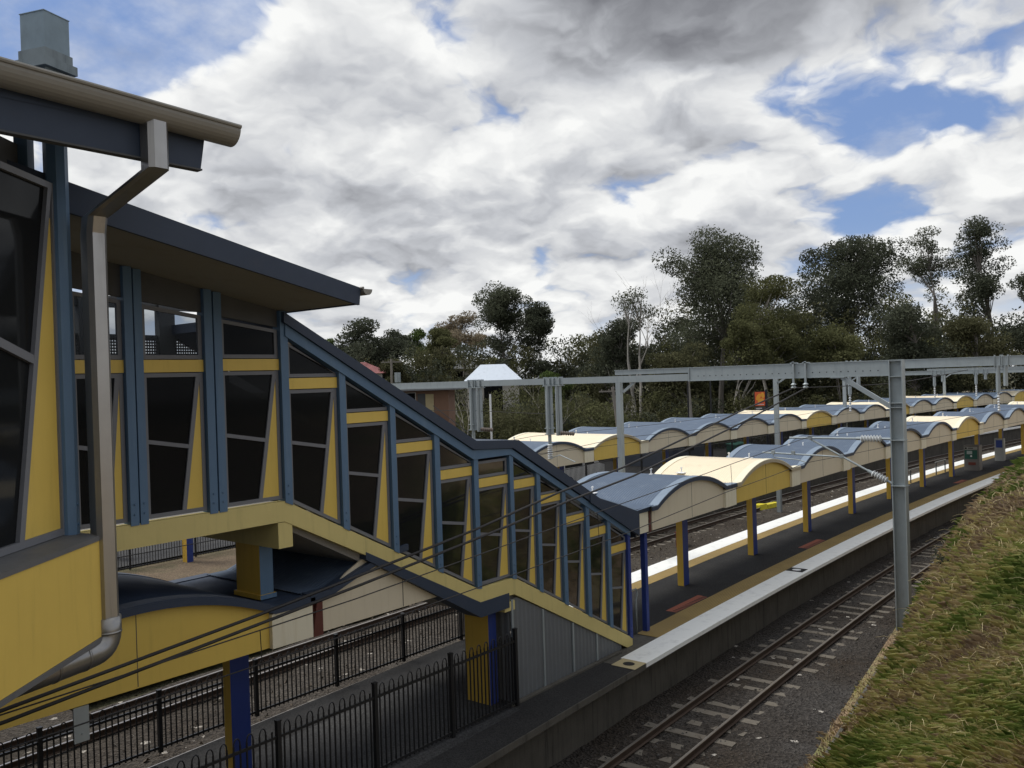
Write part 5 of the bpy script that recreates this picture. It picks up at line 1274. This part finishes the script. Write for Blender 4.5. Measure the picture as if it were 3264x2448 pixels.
# ------------------------------------------------------------------ grass on the bank
from mathutils import noise as mn
def grass():
    N_ = 560000
    X = np.concatenate([rng.uniform(4.5, 17, int(N_ * .52)), rng.uniform(14, 30, int(N_ * .33)), rng.uniform(28, 46, N_ - int(N_ * .52) - int(N_ * .33))])
    D = rng.uniform(-.35, 8.0, N_); keep = []; base = []; hs = []; shade = []; wid = []
    F_ = np.array(fw); R_ = np.array(cr); U_ = np.array(cu)
    for x, d in zip(X, D):
        y = toe(x) - d; z = bank(x, y) if d > 0 else -.16
        v = np.array((x, y, z + .1 - 7.5)); zc = v @ F_
        if zc < 2: continue
        px_ = (v @ R_) / zc; py_ = (v @ U_) / zc
        if abs(px_) > .64 or py_ < -.52: continue
        p1 = mn.noise((x * .55, y * .55, 1.7)); p2 = mn.noise((x * 1.7, y * 1.7, 4.1)); p3 = mn.noise((x * .28, y * .35, 8.3))
        far = min(1, max(0, (x - 19) / 8)); edge = max(0, 1 - max(d, 0) / (1.0 + .5 * p1))
        if d < .75 and random.random() < .62: continue
        if d < 0 and random.random() < .5: continue
        g = .44 + .42 * p1 + .36 * p2 + .35 * p3 + .36 * far + .42 * edge + random.gauss(0, .13)
        clump = p1 + .6 * p2
        if far > .4 and clump < -.18: g = .12 + random.gauss(0, .1)
        if far > .3 and random.random() < .35 and clump > -.1: continue
        base.append((x, y, z)); h = random.uniform(.10, .32) * (1.0 + .6 * max(0, -clump) - .62 * edge - .35 * far)
        hs.append(max(.05, h)); shade.append(min(1, max(0, g))); wid.append(.0012 + .00027 * zc)
    n = len(base); B_ = np.array(base); H_ = np.array(hs)[:, None]; W_ = np.array(wid)[:, None]
    # blades lie over, mostly downhill and along the bank
    a = rng.uniform(0, 2 * np.pi, n); ln = rng.uniform(.1, 1.35, n)[:, None]
    fl = np.stack([np.sin(B_[:, 0] * .9 + B_[:, 1] * 1.3), np.cos(B_[:, 0] * .7 - B_[:, 1] * .8) * .4 + .75, np.zeros(n)], 1)
    le = np.stack([np.cos(a), np.sin(a), np.zeros(n)], 1) * 1.0 + fl * .3
    sd_ = np.cross(le, np.array([0, 0, 1.0])); sd_ /= np.linalg.norm(sd_, axis=1)[:, None] + 1e-6
    up = np.array([0, 0, 1.0])
    mid = B_ + up * H_ * .62 + le * H_ * ln * .32; tip = B_ + up * H_ * (1.02 - .42 * np.clip(ln, 0, 1)) + le * H_ * ln * .85
    v = np.empty((n, 5, 3)); v[:, 0] = B_ - sd_ * W_ - up * .03; v[:, 1] = B_ + sd_ * W_ - up * .03; v[:, 2] = mid + sd_ * W_ * .8; v[:, 3] = tip; v[:, 4] = mid - sd_ * W_ * .8
    me = bpy.data.meshes.new('grass'); me.vertices.add(n * 5); me.vertices.foreach_set('co', v.astype(np.float32).ravel())
    me.loops.add(n * 5); me.loops.foreach_set('vertex_index', np.arange(n * 5, dtype=np.int32)); me.polygons.add(n); me.polygons.foreach_set('loop_start', np.arange(0, n * 5, 5, dtype=np.int32))
    at = me.attributes.new('shade', 'FLOAT', 'FACE'); at.data.foreach_set('value', np.array(shade, dtype=np.float32)); me.materials.append(M['grass']); me.update(calc_edges=True)
    o = bpy.data.objects.new('grass', me); COL.objects.link(o); props(o, 'long green and straw coloured grass lying over the bank beside the track', 'grass', kind='stuff')
grass()
def stalks():
    b = MB()
    for _ in range(1500):
        x = random.uniform(6, 30); d = random.uniform(.8, 7); y = toe(x) - d; z = bank(x, y); a = random.uniform(0, 6.28); l = random.uniform(.25, .6)
        dx, dy = math.cos(a) * l, math.sin(a) * l; h = random.uniform(.12, .38); zc = x * .777 + y * .629; w_ = .0010 + .00020 * zc
        p = [Vector((x, y, z)), Vector((x + dx * .3, y + dy * .3, z + h)), Vector((x + dx * .75, y + dy * .75, z + h * 1.15)), Vector((x + dx * 1.1, y + dy * 1.1, z + h * .85))]
        b.tube(p, [w_, w_, w_ * .8, w_ * .6], 3, False)
    o = b.build('grass_stalks', M['straw']); props(o, 'long pale dead grass stalks bending over the bank', 'grass', kind='stuff')
M['straw'] = paint('pale_straw', (.55, .46, .26), .8, var=.2)
stalks()
# dry grass by the tracks beyond the stairs
n = 5000; C_ = np.stack([rng.uniform(6, 27, n), rng.uniform(23, 30, n), np.full(n, .08)], 1)
o = quads_object('dry_grass', C_, .11, [M['grass']], None, rng.uniform(.55, 1, n), droop=-.9, aspect=.15); props(o, 'tufts of dry brown grass on the verge under the stair landing', 'grass', kind='stuff')
# small dark weed on the bank
WD = thing('weed', (24.6, 5.6, bank(24.6, 5.6)), 'dark leafy weed on the bank right of the mast foot', 'plant')
c0_ = np.array((24.6, 5.6, bank(24.6, 5.6))); pts = []
b = MB()
for i in range(9):
    a = random.uniform(0, 6.28); l = random.uniform(.3, .75); e_ = c0_ + np.array((math.cos(a) * l * .6, math.sin(a) * l * .6, l * .75)); b.tube([tuple(c0_), tuple((c0_ + e_) / 2 + np.array((0, 0, .06))), tuple(e_)], .008, 5, False)
    for k in range(16): f = random.uniform(.3, 1); pts.append(c0_ + (e_ - c0_) * f + rng.normal(0, .05, 3))
b.build('stem', M['bark'], WD); quads_object('leaves', np.array(pts), .05, [M['gum_dark']], WD, rng.uniform(0, 1, len(pts)))
SB = bank(30.6, toe(30.6) - .3)
b = MB(); b.tube([(30.3, toe(30.3) - .25, bank(30.3, toe(30.3) - .25) + .05), (30.9, toe(30.9) - .32, bank(30.9, toe(30.9) - .32) + .22)], .03, 8)
M['teal'] = paint('teal_plastic', (.03, .33, .27), .5); props(b.build('marker_stake', M['teal']), 'short teal stake stuck in the foot of the bank beyond the mast', 'stake')
